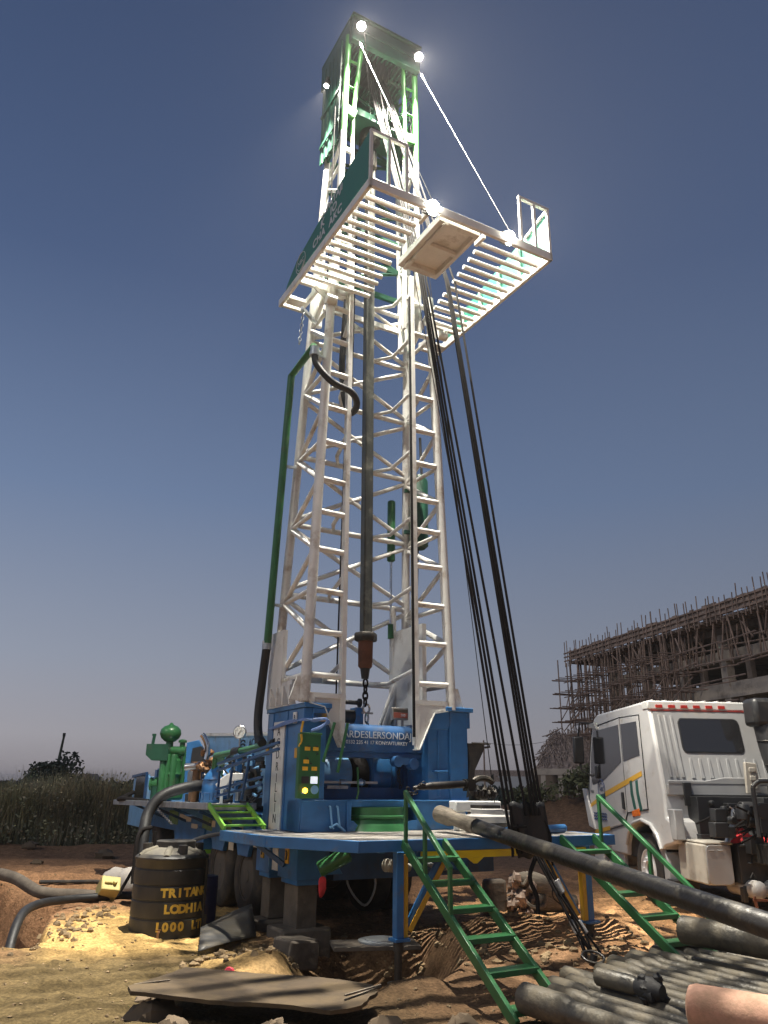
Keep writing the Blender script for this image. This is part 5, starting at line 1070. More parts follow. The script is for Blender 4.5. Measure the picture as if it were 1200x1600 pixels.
# plywood boards on stones
pw = gthing('plywood_board', -1.0, 7.0, 'large weathered plywood board lying on stones in the foreground', 'plywood board')
poly = [(-1.98, 6.98), (-1.83, 7.38), (-1.70, 7.72), (-1.30, 7.58), (-.62, 7.40), (-.04, 7.24), (.0, 7.02), (-.06, 6.86), (-.12, 6.60), (-.34, 6.46), (-.62, 6.52), (-1.06, 6.60), (-1.45, 6.72), (-1.90, 6.83)]
bm = bmesh.new(); vv = []
n_ = 26
rows = []
def pip(x, y):
    c = False
    for i in range(len(poly)):
        (ax, ay), (bx, by) = poly[i], poly[(i + 1) % len(poly)]
        if ((ay > y) != (by > y)) and x < (bx - ax) * (y - ay) / (by - ay) + ax: c = not c
    return c
bv = [bm.verts.new((x, y, .17)) for x, y in poly]; bm.faces.new(bv)
bmesh.ops.triangulate(bm, faces=bm.faces)
for _ in range(5): bmesh.ops.subdivide_edges(bm, edges=[e_ for e_ in bm.edges if e_.calc_length() > .12], cuts=1, use_grid_fill=False); bmesh.ops.triangulate(bm, faces=bm.faces)
for v in bm.verts:
    x, y = v.co.x, v.co.y; v.co.z = .15 + .012 * math.sin(x * 1.7 + y) + .004 * math.sin(x * 7 + y * 4) - .05 * max(0, x + .7)
    v.co.x += .006 * math.sin(y * 31); v.co.y += .006 * math.sin(x * 37) + .004 * math.sin(x * 91); v.co -= pw.location
me = bpy.data.meshes.new('board'); bm.to_mesh(me); bm.free(); me.materials.append(M['ply']); o = bpy.data.objects.new('board', me); COL.objects.link(o); o.parent = pw; s_ = o.modifiers.new('thickness', 'SOLIDIFY'); s_.thickness = .028; s_.offset = -1
for k in range(2):
    mb = MB(); mb.bar(Vector((-1.95 + .08 * k, 7.06, .17 - k * .03)) - pw.location, Vector((-1.70, 7.2 + .02 * k, .175 - k * .03)) - pw.location, .012, .01); mb.bar(Vector((-.25, 6.72, .19 - k * .03)) - pw.location, Vector((0.02, 7.1 + .05 * k, .18 - k * .02)) - pw.location, .015, .012); build_each('splinter', mb, M['wood'], pw)
rnd = random.Random(12)
stones = [(-1.75, 6.95, .2, 'under the near left corner of the plywood board'), (-1.5, 6.6, .11, 'in front of the plywood board, on the left'), (-.75, 6.42, .12, 'under the front edge of the plywood board'), (.05, 6.75, .13, 'beside the right end of the plywood board'), (-1.95, 7.45, .08, 'beside the left edge of the plywood board'), (.62, 6.7, .12, 'flat stone by the foot of the near stairs')]
for i, (x, y, s, lb) in enumerate(stones):
    mb = MB(); mb.blob((0, 0, 0), (s * 1.3, s, s * .75), i + 20, 12, .22); o = build('stone', mb, M['stone'], None, ang=35); o.location = (x, y, gz(x, y) - s * .18); o.rotation_euler = (rnd.uniform(-.3, .3), rnd.uniform(-.3, .3), rnd.uniform(0, 6)); tag(o, 'dull brown stone ' + lb, 'stone', 'stones round the plywood board')
mb = MB(); mb.lathe([(.045, 0), (.05, .01), (.05, .035), (.042, .045), (.02, .046)], (0, 0, 0), n=20); o = build('bottle_stopper', mb, mat('red_plastic', (.55, .04, .07), .35, var=.1), None); o.location = (-1.40, 8.30, gz(-1.4, 8.3) + .05); o.rotation_euler = (R(75), 0, R(-10)); tag(o, 'small red plastic cap lying on the soil behind the plywood board', 'cap')
pb = gthing('dark_plank', -.02, 9.55, 'dark wide plank lying over the hole below the deck', 'plank', R(10), dz=0)
pb.location.z = .02; mb = MB(); mb.box(-.5, .45, -.22, .22, 0, .04); build('board', mb, M['mud'], pb, bevel=.005)
mb = MB(); mb.lathe([(.25, 0), (.25, .015), (.18, .02), (.18, .03), (.02, .03)], (0, 0, 0), n=32); o = build('round_plate', mb, M['galv'], None); o.location = (.02, 9.62, .062); tag(o, 'round pale steel plate lying on the dark plank', 'plate')
# mound things behind the deck's right legs
mb = MB(); mb.box(-.16, .16, -.1, .1, 0, .48); o = build('concrete_stub', mb, M['mud'], None, bevel=.05); o.location = (1.62, 12.0, gz(1.62, 12) - .03); o.rotation_euler = (0, 0, R(15)); tag(o, 'short dark upright block standing behind the green stairs', 'block')
cl = gthing('tree_root', 2.2, 12.1, 'rough uprooted stump with clods and pale roots lying behind the deck', 'stump')
mb = MB(); rnd = random.Random(5)
for q in range(46):
    c = Vector((rnd.uniform(-.35, .02), rnd.uniform(-.16, .16), rnd.uniform(.02, .50))); mb.blob(c, (rnd.uniform(.03, .09),) * 3, q, 7, .45)
build('clods', mb, M['brush'], cl, ang=20)
mb = MB(); mb.tube(curve_pts([(-.25, 0, .45), (0, .02, .42), (.3, .05, .25), (.55, .05, .1)], 5), [.06 + .09 * math.sin(.3 + i * .14) for i in range(16)], 12)
mb.tube(curve_pts([(-.15, -.12, .18), (-.05, -.2, .12), (.1, -.16, .14), (.15, -.12, .28)], 5), .03, 8); mb.tube(curve_pts([(-.3, -.12, .48), (-.18, -.14, .4), (-.12, -.12, .46)], 5), .025, 8)
mb.tube([(.0, 0, .18), (.6, .1, .14)], [.15, .11], 14); build('stump', mb, M['wood'], cl)
# small loose clods
rnd = random.Random(77); mb = MB(); n_c = 0
for q in range(5200):
    x, y = rnd.uniform(-6.5, 5.0), rnd.uniform(5.3, 14.5)
    d1 = math.hypot((x + 1.0) / .9, (y - 8.9) / .55); d2 = math.hypot((x - 1.2) / 1.9, (y - 9.9) / 1.0); d3 = math.hypot((x + 4.0) / .5, (y - 10.6) / 1.6)
    if min(d1, d2, d3) > 1.15 and rnd.random() > .3: continue
    s = rnd.choice([.008, .010, .012, .015, .02, .028, .04]) if min(d1, d2, d3) < 1.15 else rnd.choice([.006, .008, .01, .014]); mb.blob((x, y, gz(x, y) + s * .3), (s * 1.3, s, s * .8), q, 6, .35)
o = build('loose_clods', mb, mat('dry_clod_soil', (.20, .14, .075), .95, var=.4, scale=2, bump=.4), None, ang=25); tag(o, kind='stuff')
# ------------------------------------------------------------------ the white truck (its own frame: x right, y forward, z up)
T = empty('white_truck', (4.31, 12.62, 0), R(5)); tag(T, 'white tipper truck cab with amber stripe and red roof reflectors parked beside the rig', 'truck')
WT = 2.26
# cab side outline (y forward, z)
side = [(-.12, 1.28), (-.30, 1.22), (-.38, 1.02), (-.36, .93), (.02, .86), (.10, .80), (.20, .98), (.42, 1.13), (.76, 1.19), (1.10, 1.13), (1.34, .98), (1.46, .80), (1.5, .62), (2.95, .62), (3.05, .95), (3.28, 1.55), (3.05, 2.25), (2.80, 2.72), (2.66, 2.93), (2.45, 3.0), (.42, 3.03), (.22, 2.99), (.13, 2.90), (-.12, 1.62)]
mb = MB(); mb.prism(side, (0, 0, 0), (0, 1, 0), (0, 0, 1), WT)
shell = build('cab_shell', mb, M['truck'], T, bevel=.035)
# door with its gaps and windows, 3 mm proud
def sidep(name, poly, m_, par, off=.004, th=.006, bev=0): return build(name, MB().prism(poly, (-off, 0, 0), (0, 1, 0), (0, 0, 1), th - .0), m_, par, bevel=bev)
door = sidep('door', [(1.52, 1.12), (2.95, .90), (3.16, 1.52), (2.98, 2.22), (2.74, 2.76), (1.36, 2.84), (1.36, 1.30)], M['truck'], T, off=.012, th=.014, bev=.008)
rp = sidep('rear_panel', [(.50, 1.38), (1.34, 1.30), (1.34, 2.84), (.52, 2.82)], M['truck'], T, off=.012, th=.014, bev=.008)
for nm_, pl_ in (('door_gap', [(1.50, 1.10), (2.97, .88), (3.18, 1.52), (3.0, 2.23), (2.76, 2.78), (1.35, 2.86), (1.35, 1.29)]), ('panel_gap', [(.49, 1.37), (1.35, 1.29), (1.35, 2.86), (.51, 2.84)])):
    build(nm_, MB().tube([(-.004, a, b) for a, b in pl_ + pl_[:1]], .011, 6), M['blk_pl'], T)
mb = MB(); mb.tube([(-.03, 1.44, 2.10), (-.03, 1.44, 2.76)], .014, 6); mb.tube([(-.02, 2.45, 1.82), (-.02, 2.42, 2.72)], .012, 6); build('window_divider', mb, M['blk_pl'], door) if False else None
sidep('front_window', [(1.42, 2.11), (2.38, 1.80), (2.92, 1.74), (2.98, 1.9), (2.92, 2.2), (2.70, 2.70), (1.42, 2.74)], M['glass'], door, off=.017, th=.004)
sidep('rear_window', [(.60, 2.20), (1.31, 2.12), (1.31, 2.74), (.62, 2.74)], M['glass'], rp, off=.017, th=.004)
sidep('door_handle', [(1.40, 1.34), (1.50, 1.36), (1.50, 1.62), (1.42, 1.62)], M['blk_pl'], door, off=.035, th=.03)
sidep('amber_band', [(.58, 1.88), (.58, 1.96), (2.32, 1.62), (2.32, 1.53)], M['stripe'], T, off=.0165, th=.0025); sidep('amber_band', [(2.75, 1.43), (2.75, 1.50), (3.12, 1.40), (3.12, 1.33)], M['stripe'], door, off=.0165, th=.0025)
for y in (.86, 1.10): sidep('green_band', [(y - .18, 1.34), (y - .06, 1.36), (y + .02, 1.6), (y + .02, 1.80), (y - .08, 1.82), (y - .09, 1.6)], M['darkgreen_l'], rp, off=.0165, th=.0025)
def zig(z): return [(-.019, 2.30 + k * .045, z + (.025 if k % 2 else 0)) for k in range(16)]
mb = MB()
for z in (1.13, 1.18, 1.23): mb.tube(zig(z), .008, 4)
build('wave_marking', mb, M['navy'], door)
sidep('amber_band', [(2.2, .98), (2.2, 1.05), (3.0, .94), (3.0, .87)], M['stripe'], door, off=.0165, th=.0025)
mb = MB(); c = (-.0185, 2.47, 1.66); mb.tube(arc(c, .17, -60, 240, 26, (0, 1, 0), (0, 0, 1)), .007, 4); mb.tube(arc(c, .11, 20, 160, 14, (0, 1, 0), (0, 0, 1)), .006, 4); build('door_emblem', mb, M['navy'], door)
text('lettering', 'NBC', .11, (-.019, 2.57, 1.66), (0, -1, 0), (0, 0, 1), M['navy'], door, extrude=.001); sidep('emblem_plate', [(2.30, 1.50), (2.62, 1.46), (2.62, 1.56), (2.30, 1.60)], M['darkgreen_l'], door, off=.0175, th=.003)
text('lettering', 'U2523', .07, (-.019, 3.06, 1.62), (0, -1, 0), (0, 0, 1), M['black_l'], door, extrude=.001)
sidep('side_indicator', [(.82, 1.27), (1.12, 1.24), (1.12, 1.33), (.82, 1.38)], M['ored'], T, off=.025, th=.03, bev=.01)
mb = MB(); mb.tube([(-.02, .10, .82), (-.02, .20, 1.0), (-.02, .42, 1.15), (-.02, .76, 1.21), (-.02, 1.10, 1.15), (-.02, 1.34, 1.0), (-.02, 1.47, .8)], .03, 8); build('arch_lip', mb, M['truck'], T)
# rear wall: frame, ribs, window, lower lip
def rw(u, z): t = (z - 1.62) / 1.28; return Vector((u, lerp(-.125, .125, t), z))
def rearp(name, poly, m_, par, off, th, bev=0):
    n = Vector((0, -1.28, .25)).normalized()
    P = [rw(a, b) + n * off for a, b in poly]; Q = [p_ - n * th for p_ in P]; k = len(P)
    mb = MB(); mb._add(P + Q, [tuple(range(k)), tuple(range(2 * k - 1, k - 1, -1))] + [(i, k + i, k + (i + 1) % k, (i + 1) % k) for i in range(k)]); return build(name, mb, m_, par, bevel=bev)
rwall = rearp('rear_wall', [(.06, 1.62), (2.20, 1.62), (2.18, 2.88), (.06, 2.88)], M['truck_shade'], T, .006, .01)
for x in (.14, .24, .34): rearp('wall_rib', [(x + .0, 1.85), (x + .05, 1.85), (x + .03, 2.80), (x - .01, 2.80)], M['truck_shade'], rwall, .022, .018, .008)
for k in range(9): rearp('wall_rib', [(.50 + k * .15, 1.84), (.56 + k * .15, 1.84), (.55 + k * .15, 2.14), (.51 + k * .15, 2.14)], M['truck_shade'], rwall, .02, .016, .006)
for x in (1.78, 1.92, 2.06): rearp('wall_rib', [(x, 1.85), (x + .05, 1.85), (x + .03, 2.8), (x, 2.8)], M['truck_shade'], rwall, .022, .018, .008)
def rrect(x0, x1, z0, z1, r_):
    out = []
    for cx, cz, a0 in ((x1 - r_, z1 - r_, 0), (x0 + r_, z1 - r_, 90), (x0 + r_, z0 + r_, 180), (x1 - r_, z0 + r_, 270)):
        out += [(cx + r_ * math.cos(R(a0 + 22.5 * k)), cz + r_ * math.sin(R(a0 + 22.5 * k))) for k in range(5)]
    return out
wf = rearp('window_seal', rrect(.44, 1.46, 2.22, 2.76, .08), M['blk_pl'], T, .018, .016, .006); rearp('rear_glass', rrect(.46, 1.44, 2.24, 2.74, .07), M['glass'], wf, .021, .004)
mb = MB(); mb.box(.05, 2.2, -.20, -.12, 1.60, 1.76); mb.prism([(0, 0), (2.1, 0), (2.1, .10), (.9, .10), (.6, .05), (0, .05)], (.06, -.205, 1.76), (1, 0, 0), (0, 0, 1), -.02); build('lower_lip', mb, M['truck_shade'], T, bevel=.01)
mb = MB(); mb.prism([(0, 0), (.22, 0), (.28, .10), (.2, .14), (0, .14)], (-.01, -.02 + .13, 2.89), (0, 1, 0), (0, 0, 1), WT + .02); roof = build('roof_edge', mb, M['cream'], T, bevel=.02)
for k in range(6): x = .12 + k * .21; build('roof_reflector', MB().box(x, x + .11, .094, .112, 2.92, 2.965), M['redref'], roof)
for k in range(7): x = .06 + k * .22; build('roof_rib', MB().box(x, x + .05, .12, .45, 3.0, 3.045), M['truck'], roof, bevel=.01)
mb = MB(); mb.bar((.03, .11, 2.88), (WT - .03, .11, 2.88), .01, .01); build('roof_trim', mb, M['redref'], T)
# mirrors
mr_ = empty('mirror', parent=T)
mb = MB(); mb.tube([(-.02, 2.75, 2.85), (-.18, 2.95, 2.88), (-.22, 3.0, 2.6), (-.2, 2.98, 2.0), (-.02, 2.9, 1.9)], .018, 8); build('mirror_arm', mb, M['blk_pl'], mr_)
mb = MB(); mb.box(-.32, -.12, 2.95, 3.06, 2.12, 2.62); build('mirror_head', mb, M['blk_pl'], mr_, bevel=.03)
mb = MB(); mb.box(-.06, .0, 2.52, 2.66, 1.85, 2.08); build('mirror_head', mb, M['blk_pl'], mr_, bevel=.03)
build('visor', MB().prism([(0, 0), (.4, .05), (.42, .12), (.1, .14)], (-.06, 2.4, 2.72), (0, 1, 0), (0, 0, 1), .06), M['plast'], T, bevel=.01)
mb = MB(); mb.prism([(0, 0), (.3, .05), (.55, .72), (.38, .72)], (-.05, 2.90, .95), (0, 1, 0), (0, 0, 1), .06); build('corner_vane', mb, M['truck'], T, bevel=.015)
mb = MB(); mb.box(.0, WT, 2.7, 3.15, .35, .8); mb.box(-.03, .1, 2.2, 3.1, .70, .86); build('bumper', mb, M['truck'], T, bevel=.03)
mb = MB(); mb.box(.04, .12, 1.8, 2.5, .30, .62); mb.box(.02, .35, 2.0, 2.5, .36, .42); build('step_box', mb, M['truck'], T, bevel=.02)
# wheels
def twheel(x, y, s, ft):
    o = empty('wheel', parent=T); ax = (-s, 0, 0); rr = .50
    build('tyre', MB().lathe([(.28, -.14), (.43, -.15), (.485, -.12), (rr, -.08), (rr, .08), (.485, .12), (.43, .15), (.30, .145), (.285, .10)], (x, y, .48), ax, 44), M['tyre'], o)
    mb = MB(); mb.lathe([(.30, .12), (.30, .14), (.28, .14), (.265, .06), (.20, .05)] + ([(.19, .13), (.12, .15), (.11, .10)] if ft else [(.16, -.02), (.1, .0)]), (x, y, .48), ax, 36)
    for k in range(10):
        a = 2 * math.pi * k / 10; mb.lathe([(.017, .08), (.017, .155), (.009, .165)], (x, y + .165 * math.cos(a), .48 + .165 * math.sin(a)), ax, 8)
    build('rim', mb, mat('white_rim_%d' % (x > 1), (.68, .68, .68), .4, dirt=(.25, .2, .15), damt=.25, var=.05), o); build('hub', MB().lathe([(.105, .05), (.10, .12), (.04, .125)], (x, y, .48), ax, 20), M['black'], o)
twheel(.17, .76, 1, True); twheel(WT - .17, .76, -1, True); twheel(.3, -3.6, 1, False); twheel(WT - .3, -3.6, -1, False)
# mudguard behind the wheel
mb = MB(); pts = arc((0, .76, .48), .60, 168, 60, 10, (0, -1, 0), (0, 0, 1))
poly = [(p_.y, p_.z) for p_ in arc((0, .76, .48), .57, 200, 115, 9, (0, 1, 0), (0, 0, 1))]; poly2 = [(p_.y, p_.z) for p_ in arc((0, .72, .46), .70, 115, 205, 9, (0, 1, 0), (0, 0, 1))]
mb.prism(poly + poly2, (.03, 0, 0), (0, 1, 0), (0, 0, 1), .34); build('mudguard', mb, M['truck_shade'], T, bevel=.012)
mb = MB(); mb.box(.02, .4, -.16, .1, .20, .42); build('mudguard_bracket', mb, M['blk_pl'], T, bevel=.01)
mb = MB(); mb.box(.06, WT - .06, .1, 2.6, .62, 1.0); build('underbody', mb, M['dark'], T)
# chassis and the clutter behind the cab
mb = MB(); mb.box(.70, .80, -5, 2.4, .75, 1.0); mb.box(1.46, 1.56, -5, 2.4, .75, 1.0)
for y in (-.6, -1.6, -2.6, -3.6): mb.box(.8, 1.46, y, y + .12, .8, .95)
build('chassis_rail', mb, M['dark'], T, bevel=.01)
mb = MB(); mb.box(.10, .48, -1.05, -.20, .45, .96); mb.box(.12, .50, -1.07, -.18, .96, 1.0); build('battery_box', mb, M['beige'], T, bevel=.02)
mb = MB(); mb.prism(rrect(0, .36, 0, .50, .07), (.10, -1.058, .46), (1, 0, 0), (0, 0, 1), .02); mb.box(.14, .22, -1.085, -1.06, .88, .90); mb.box(.26, .34, -1.085, -1.06, .88, .90); build('box_cover', mb, M['truck_shade'], T, bevel=.006)
mb = MB(); mb.prism([(0, 0), (.18, 0), (.24, .42), (.02, .42)], (-.02, -.48, .98), (0, 1, 0), (0, 0, 1), .14); build('splash_flap', mb, M['truck_shade'], T, bevel=.012)
mb = MB(); mb.box(.52, 1.22, -1.15, -.35, .48, .98); mb.bar((.53, -1.16, .96), (1.2, -1.16, .96), .02, .03); mb.bar((.62, -1.17, .74), (.85, -1.17, .74), .02, .02); mb.box(.52, 1.3, -1.2, -1.15, .40, .46); mb.box(.5, .56, -1.2, -1.1, .26, .44); build('fuel_tank', mb, M['blk_pl'], T, bevel=.02)
for x in (.66, .92):
    o = empty('air_tank', parent=T); mb = MB(); mb.lathe([(.01, -.03), (.06, -.02), (.10, .01), (.115, .05), (.115, .7), (.06, .76)], (x, -1.36, .42), (0, 1, 0), 26); build('tank_shell', mb, M['plast'], o); mb = MB(); mb.tube([(x - .04, -1.2, .56), (x, -1.2, .62), (x + .04, -1.2, .56)], .012, 6); build('valve', mb, M['dark'], o)
mb = MB(); mb.bar((.5, -1.42, .32), (1.2, -1.42, .30), .03, .03); mb.bar((.55, -1.42, .1), (.52, -1.42, .36), .03, .03); mb.bar((.98, -1.42, .1), (.93, -1.42, .36), .03, .03); build('tank_cradle', mb, M['rust'], T)
mb = MB(); mb.tube(curve_pts([(.55, -1.7, 1.72), (.62, -1.7, 1.78), (.8, -1.7, 1.80), (1.9, -1.7, 1.80)], 5), .03, 10); mb.tube([(.55, -1.7, 1.72), (.55, -1.7, 1.1)], .03, 8); mb.box(.62, 2.0, -1.68, -1.6, 1.15, 1.52); mb.lathe([(.09, 0), (.09, .05)], (.64, -1.72, 1.42), (0, 1, 0), 20); build('hoist_frame', mb, M['blk_pl'], T, bevel=.01)
for x, z in ((1.22, 1.5),):
    np_ = build('number_board', MB().box(x - .06, x + .30, -1.76, -1.74, z - .09, z - .01), M['stripe'], T, bevel=.003); build('board_top', MB().box(x - .06, x + .30, -1.76, -1.74, z - .008, z + .10), M['cream'], T, bevel=.003)
    text('lettering', 'MOFGOU', .085, (x - .05, -1.763, z + .045), (1, 0, 0), (0, 0, 1), M['black_l'], np_)
mb = MB(); mb.lathe([(.02, .02), (.09, .0), (.09, .05), (.05, .09)], (1.38, -1.76, 1.70), (0, 1, 0), 24); build('work_lamp', mb, M['steel'], T)
# pipes: air stack at the right rear corner
ai = empty('air_intake', parent=T)
mb = MB(); mb.box(1.45, 1.95, -.48, -.1, 2.62, 3.05); build('intake_head', mb, M['blk_pl'], ai, bevel=.07)
mb = MB(); mb.tube(curve_pts([(1.68, -.3, 2.7), (1.70, -.35, 2.3), (1.74, -.42, 1.95), (1.88, -.5, 1.5), (2.0, -.55, 1.2)], 6), .17, 20); build('intake_duct', mb, M['blk_pl'], ai)
mb = MB(); mb.tube(arc((1.70, -.35, 2.4), .178, 0, 360, 24, (1, 0, 0), (0, 1, 0)), .012, 6, caps=False); mb.tube(arc((1.73, -.42, 2.05), .178, 0, 360, 24, (1, 0, 0), (0, 1, 0)), .012, 6, caps=False); build('duct_strap', mb, M['dark'], ai)
mb = MB(); mb.prism([(0, 0), (.22, .02), (.2, .44), (.02, .46)], (1.24, -.32, 1.63), (1, 0, 0), (0, 0, 1), -.06)
for k in range(3): mb.box(1.30, 1.40, -.345, -.325, 1.70 + k * .12, 1.77 + k * .12)
build('tool_holder', mb, M['beige'], T, bevel=.012)
mb = MB(); mb.tube([(.48, -1.0, .98), (.58, -1.0, 1.18)], .06, 14); mb.tube([(.57, -1.0, 1.18), (.60, -1.0, 1.28), (.62, -1.0, 1.42)], [.05, .04, .035], 10); mb.tube([(.62, -1.0, 1.42), (.56, -1.0, 1.46)], .01, 6); build('filler_spout', mb, M['steel'], T)
mb = MB(); rnd = random.Random(31)
for q in range(40):
    c = Vector((rnd.uniform(.2, 2.0), rnd.uniform(-1.4, -.25), rnd.uniform(.95, 1.5))); s = rnd.uniform(.04, .12)
    if rnd.random() < .5: mb.box(c.x - s, c.x + s, c.y - s, c.y + s, c.z - s, c.z + s)
    else: mb.lathe([(s, 0), (s, s * 1.4), (s * .7, s * 2)], c, rnd.choice([(1, 0, 0), (0, -1, 0), (0, 0, 1)]), 12)
mb.box(.36, 2.1, -.45, -.1, .5, 1.585); mb.box(.28, .40, -.24, -.2, 1.45, 1.78); mb.box(1.62, 1.72, -.26, -.22, 1.5, 1.75); build('gearbox_clutter', mb, M['blk_pl'], T, bevel=.008)
mb = MB(); rnd = random.Random(32)
for q in range(14):
    a = Vector((rnd.uniform(.3, 1.2), rnd.uniform(-1.3, -.4), rnd.uniform(1.0, 1.3))); b = Vector((rnd.uniform(.4, 1.6), rnd.uniform(-1.5, -.4), rnd.uniform(1.0, 1.5))); mb.tube(curve_pts([a, a.lerp(b, .4) + Vector((0, -.05, .12)), b], 5), .015, 7)
build_each('air_line', mb, M['rope'], T)
rg = empty('red_cloth', T.matrix_basis @ Vector((.78, -1.0, .99))); tag(rg, 'crumpled red cloth lying on the black box behind the truck cab', 'cloth')
def crumple(cx, cy, w_, h_, hz, sd):
    rnd = random.Random(sd); n = 14; vs = []
    for j in range(n + 1):
        for i in range(n + 1):
            u, v = i / n - .5, j / n - .5; e_ = max(0, 1 - 3.2 * (u * u + v * v)); vs.append((cx + u * w_ + rnd.uniform(-.012, .012), cy + v * h_ + rnd.uniform(-.012, .012), max(.004, hz * e_ * (.35 + .9 * rnd.random()))))
    mb = MB(); mb._add(vs, [(j * (n + 1) + i, j * (n + 1) + i + 1, (j + 1) * (n + 1) + i + 1, (j + 1) * (n + 1) + i) for j in range(n) for i in range(n)]); return mb
for q, a_ in enumerate(((-.10, 0, .40, .3, .20, 3), (.16, -.08, .22, .18, .1, 4))): o = build('cloth_fold', crumple(*a_), M['red'], rg, ang=180); s_ = o.modifiers.new('thickness', 'SOLIDIFY'); s_.thickness = .006; s_ = o.modifiers.new('soft', 'SUBSURF'); s_.levels = 1; s_.render_levels = 1
mb = MB(); mb.blob((.15, .12, .06), (.14, .1, .08), 2, 10, .3); build('dark_lining', mb, M['black'], rg)

# ------------------------------------------------------------------ the building under construction
BX = Vector((16.6, 60, -.1)); BD = Vector((.25, -.968, 0)); ANG = math.atan2(BD.y, BD.x)
BB = empty('unfinished_building', BX, ANG); tag(BB, 'unfinished three storey concrete building wrapped in rough wooden scaffolding', 'building')
# local frame: x along the facade towards the camera, +y = away from the site (behind the facade), z up
LB = 44.0; DEP = 14.0
def bb(name, mb, m_, par=BB, **k): return build(name, mb, m_, par, **k)
for z0, z1 in ((3.4, 3.9), (6.8, 7.4), (8.9, 9.5), (10.5, 10.9)):
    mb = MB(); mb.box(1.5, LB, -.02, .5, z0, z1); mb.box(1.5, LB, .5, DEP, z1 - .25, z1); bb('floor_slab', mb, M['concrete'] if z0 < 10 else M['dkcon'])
xs_ = [1.6 + 4.2 * k for k in range(11)]
for x in xs_:
    mb = MB(); mb.box(x, x + .55, .04, .55, 0, 10.5); bb('column', mb, M['concrete'])
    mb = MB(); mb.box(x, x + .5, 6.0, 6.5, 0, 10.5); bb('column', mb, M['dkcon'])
for i in range(10):
    for z0, z1 in ((3.9, 4.8), (7.4, 7.7)): mb = MB(); mb.box(xs_[i] + .55, xs_[i + 1], .15, .38, z0, z1); bb('parapet', mb, M['concrete'])
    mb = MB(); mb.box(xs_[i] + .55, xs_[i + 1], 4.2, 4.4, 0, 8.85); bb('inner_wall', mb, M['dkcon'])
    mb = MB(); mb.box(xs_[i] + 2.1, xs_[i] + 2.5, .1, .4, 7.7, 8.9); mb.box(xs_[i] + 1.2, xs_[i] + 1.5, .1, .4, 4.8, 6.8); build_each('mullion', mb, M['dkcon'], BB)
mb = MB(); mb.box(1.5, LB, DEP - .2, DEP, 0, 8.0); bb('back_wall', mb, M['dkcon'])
# formwork of the roof edge, hanging out over the facade
mb = MB(); rnd = random.Random(15)
for k in range(int((LB + 1) / .42)):
    x = -1.6 + k * .42; mb.box(x, x + .40, -1.50 + rnd.uniform(-.03, .03), -1.43, 11.15 + rnd.uniform(-.1, .1), 11.9 + rnd.uniform(-.08, .12))
mb.box(-1.6, LB, -1.43, 1.5, 11.02, 11.12)
for k in range(int(LB / .5)): x = -1.5 + k * .5; mb.bar((x, -1.55, 10.98), (x, 1.5, 10.92 + rnd.uniform(-.1, .1)), .10, .10)
bb('roof_formwork', mb, M['brush'], smooth=False)
mb = MB()
for z in (11.2, 11.5, 11.8): mb.bar((-2.2, -1.57, z), (LB, -1.57, z + rnd.uniform(-.05, .05)), .09, .09)
bb('formwork_rail', mb, M['pole'])
cnt = 0
allp = []
for k in range(96):
    x = -1.8 + k * (LB + 1) / 96 + rnd.uniform(-.2, .2); allp.append(((x, -1.63 + rnd.uniform(-.05, .05), 10.7), (x + rnd.uniform(-.15, .15), -1.63, 12.1 + rnd.uniform(0, .65)), .034))
for q in allp: bb('formwork_stake', MB().tube([q[0], q[1]], q[2], 5), M['pole'])
# the forest of props and scaffolding poles
mb = MB(); mbx = MB()
for row, y in enumerate((-1.5, -1.0, -.4)):
    x = -1.9
    while x < LB:
        zt = 11.0; dx = rnd.uniform(-.5, .5); z0 = 0 if rnd.random() < .75 or x < 12 else 6.5
        mb.tube([(x, y, z0 if x < 12 else 8.6), (x + dx, y + rnd.uniform(-.3, .3), zt)], .05, 5); x += rnd.uniform(.45, .85) if x < 13 else rnd.uniform(.8, 1.6)
for z in np.arange(1.2, 10.6, 1.05):
    for y in (-1.6, -.9):
        L2 = 14 if z < 8.5 else LB
        x = -2.6
        while x < L2: l_ = rnd.uniform(3, 5); mb.tube([(x, y + rnd.uniform(-.08, .08), z + rnd.uniform(-.15, .15)), (x + l_, y + rnd.uniform(-.08, .08), z + rnd.uniform(-.3, .3))], .045, 5); x += l_ * rnd.uniform(.8, 1.0)
    for x in np.arange(-2, 13, .9): mb.tube([(x, -3.0 + rnd.uniform(-.2, .2), z), (x, .3, z + rnd.uniform(-.1, .1))], .04, 5)
for q in range(160):
    x = rnd.uniform(0, LB); a = (x, rnd.uniform(-2.2, 5), rnd.choice([9.5, 9.5, 9.55])); mb.tube([a, (x + rnd.uniform(-.9, .9), a[1] + rnd.uniform(-.6, .6), 10.55)], .05, 5)
for q in range(60):
    x = rnd.uniform(-2, 13); z = rnd.uniform(1, 8); mb.tube([(x, -2.4, z), (x + rnd.uniform(-1.5, 1.5), -1.2, z + rnd.uniform(1.2, 2.4))], .04, 5)
# end face of the scaffolding
for y in np.arange(-2.4, 9, 1.0):
    mb.tube([(-1.7, y, 0), (-1.7 + rnd.uniform(-.2, .2), y, 11.2)], .05, 5)
for z in np.arange(1.2, 10.6, 1.05): mb.tube([(-1.75, -3.0, z), (-1.75, 9, z + rnd.uniform(-.2, .2))], .045, 5)
o = bb('scaffold_poles', mb, M['pole']); tag(o, kind='stuff')
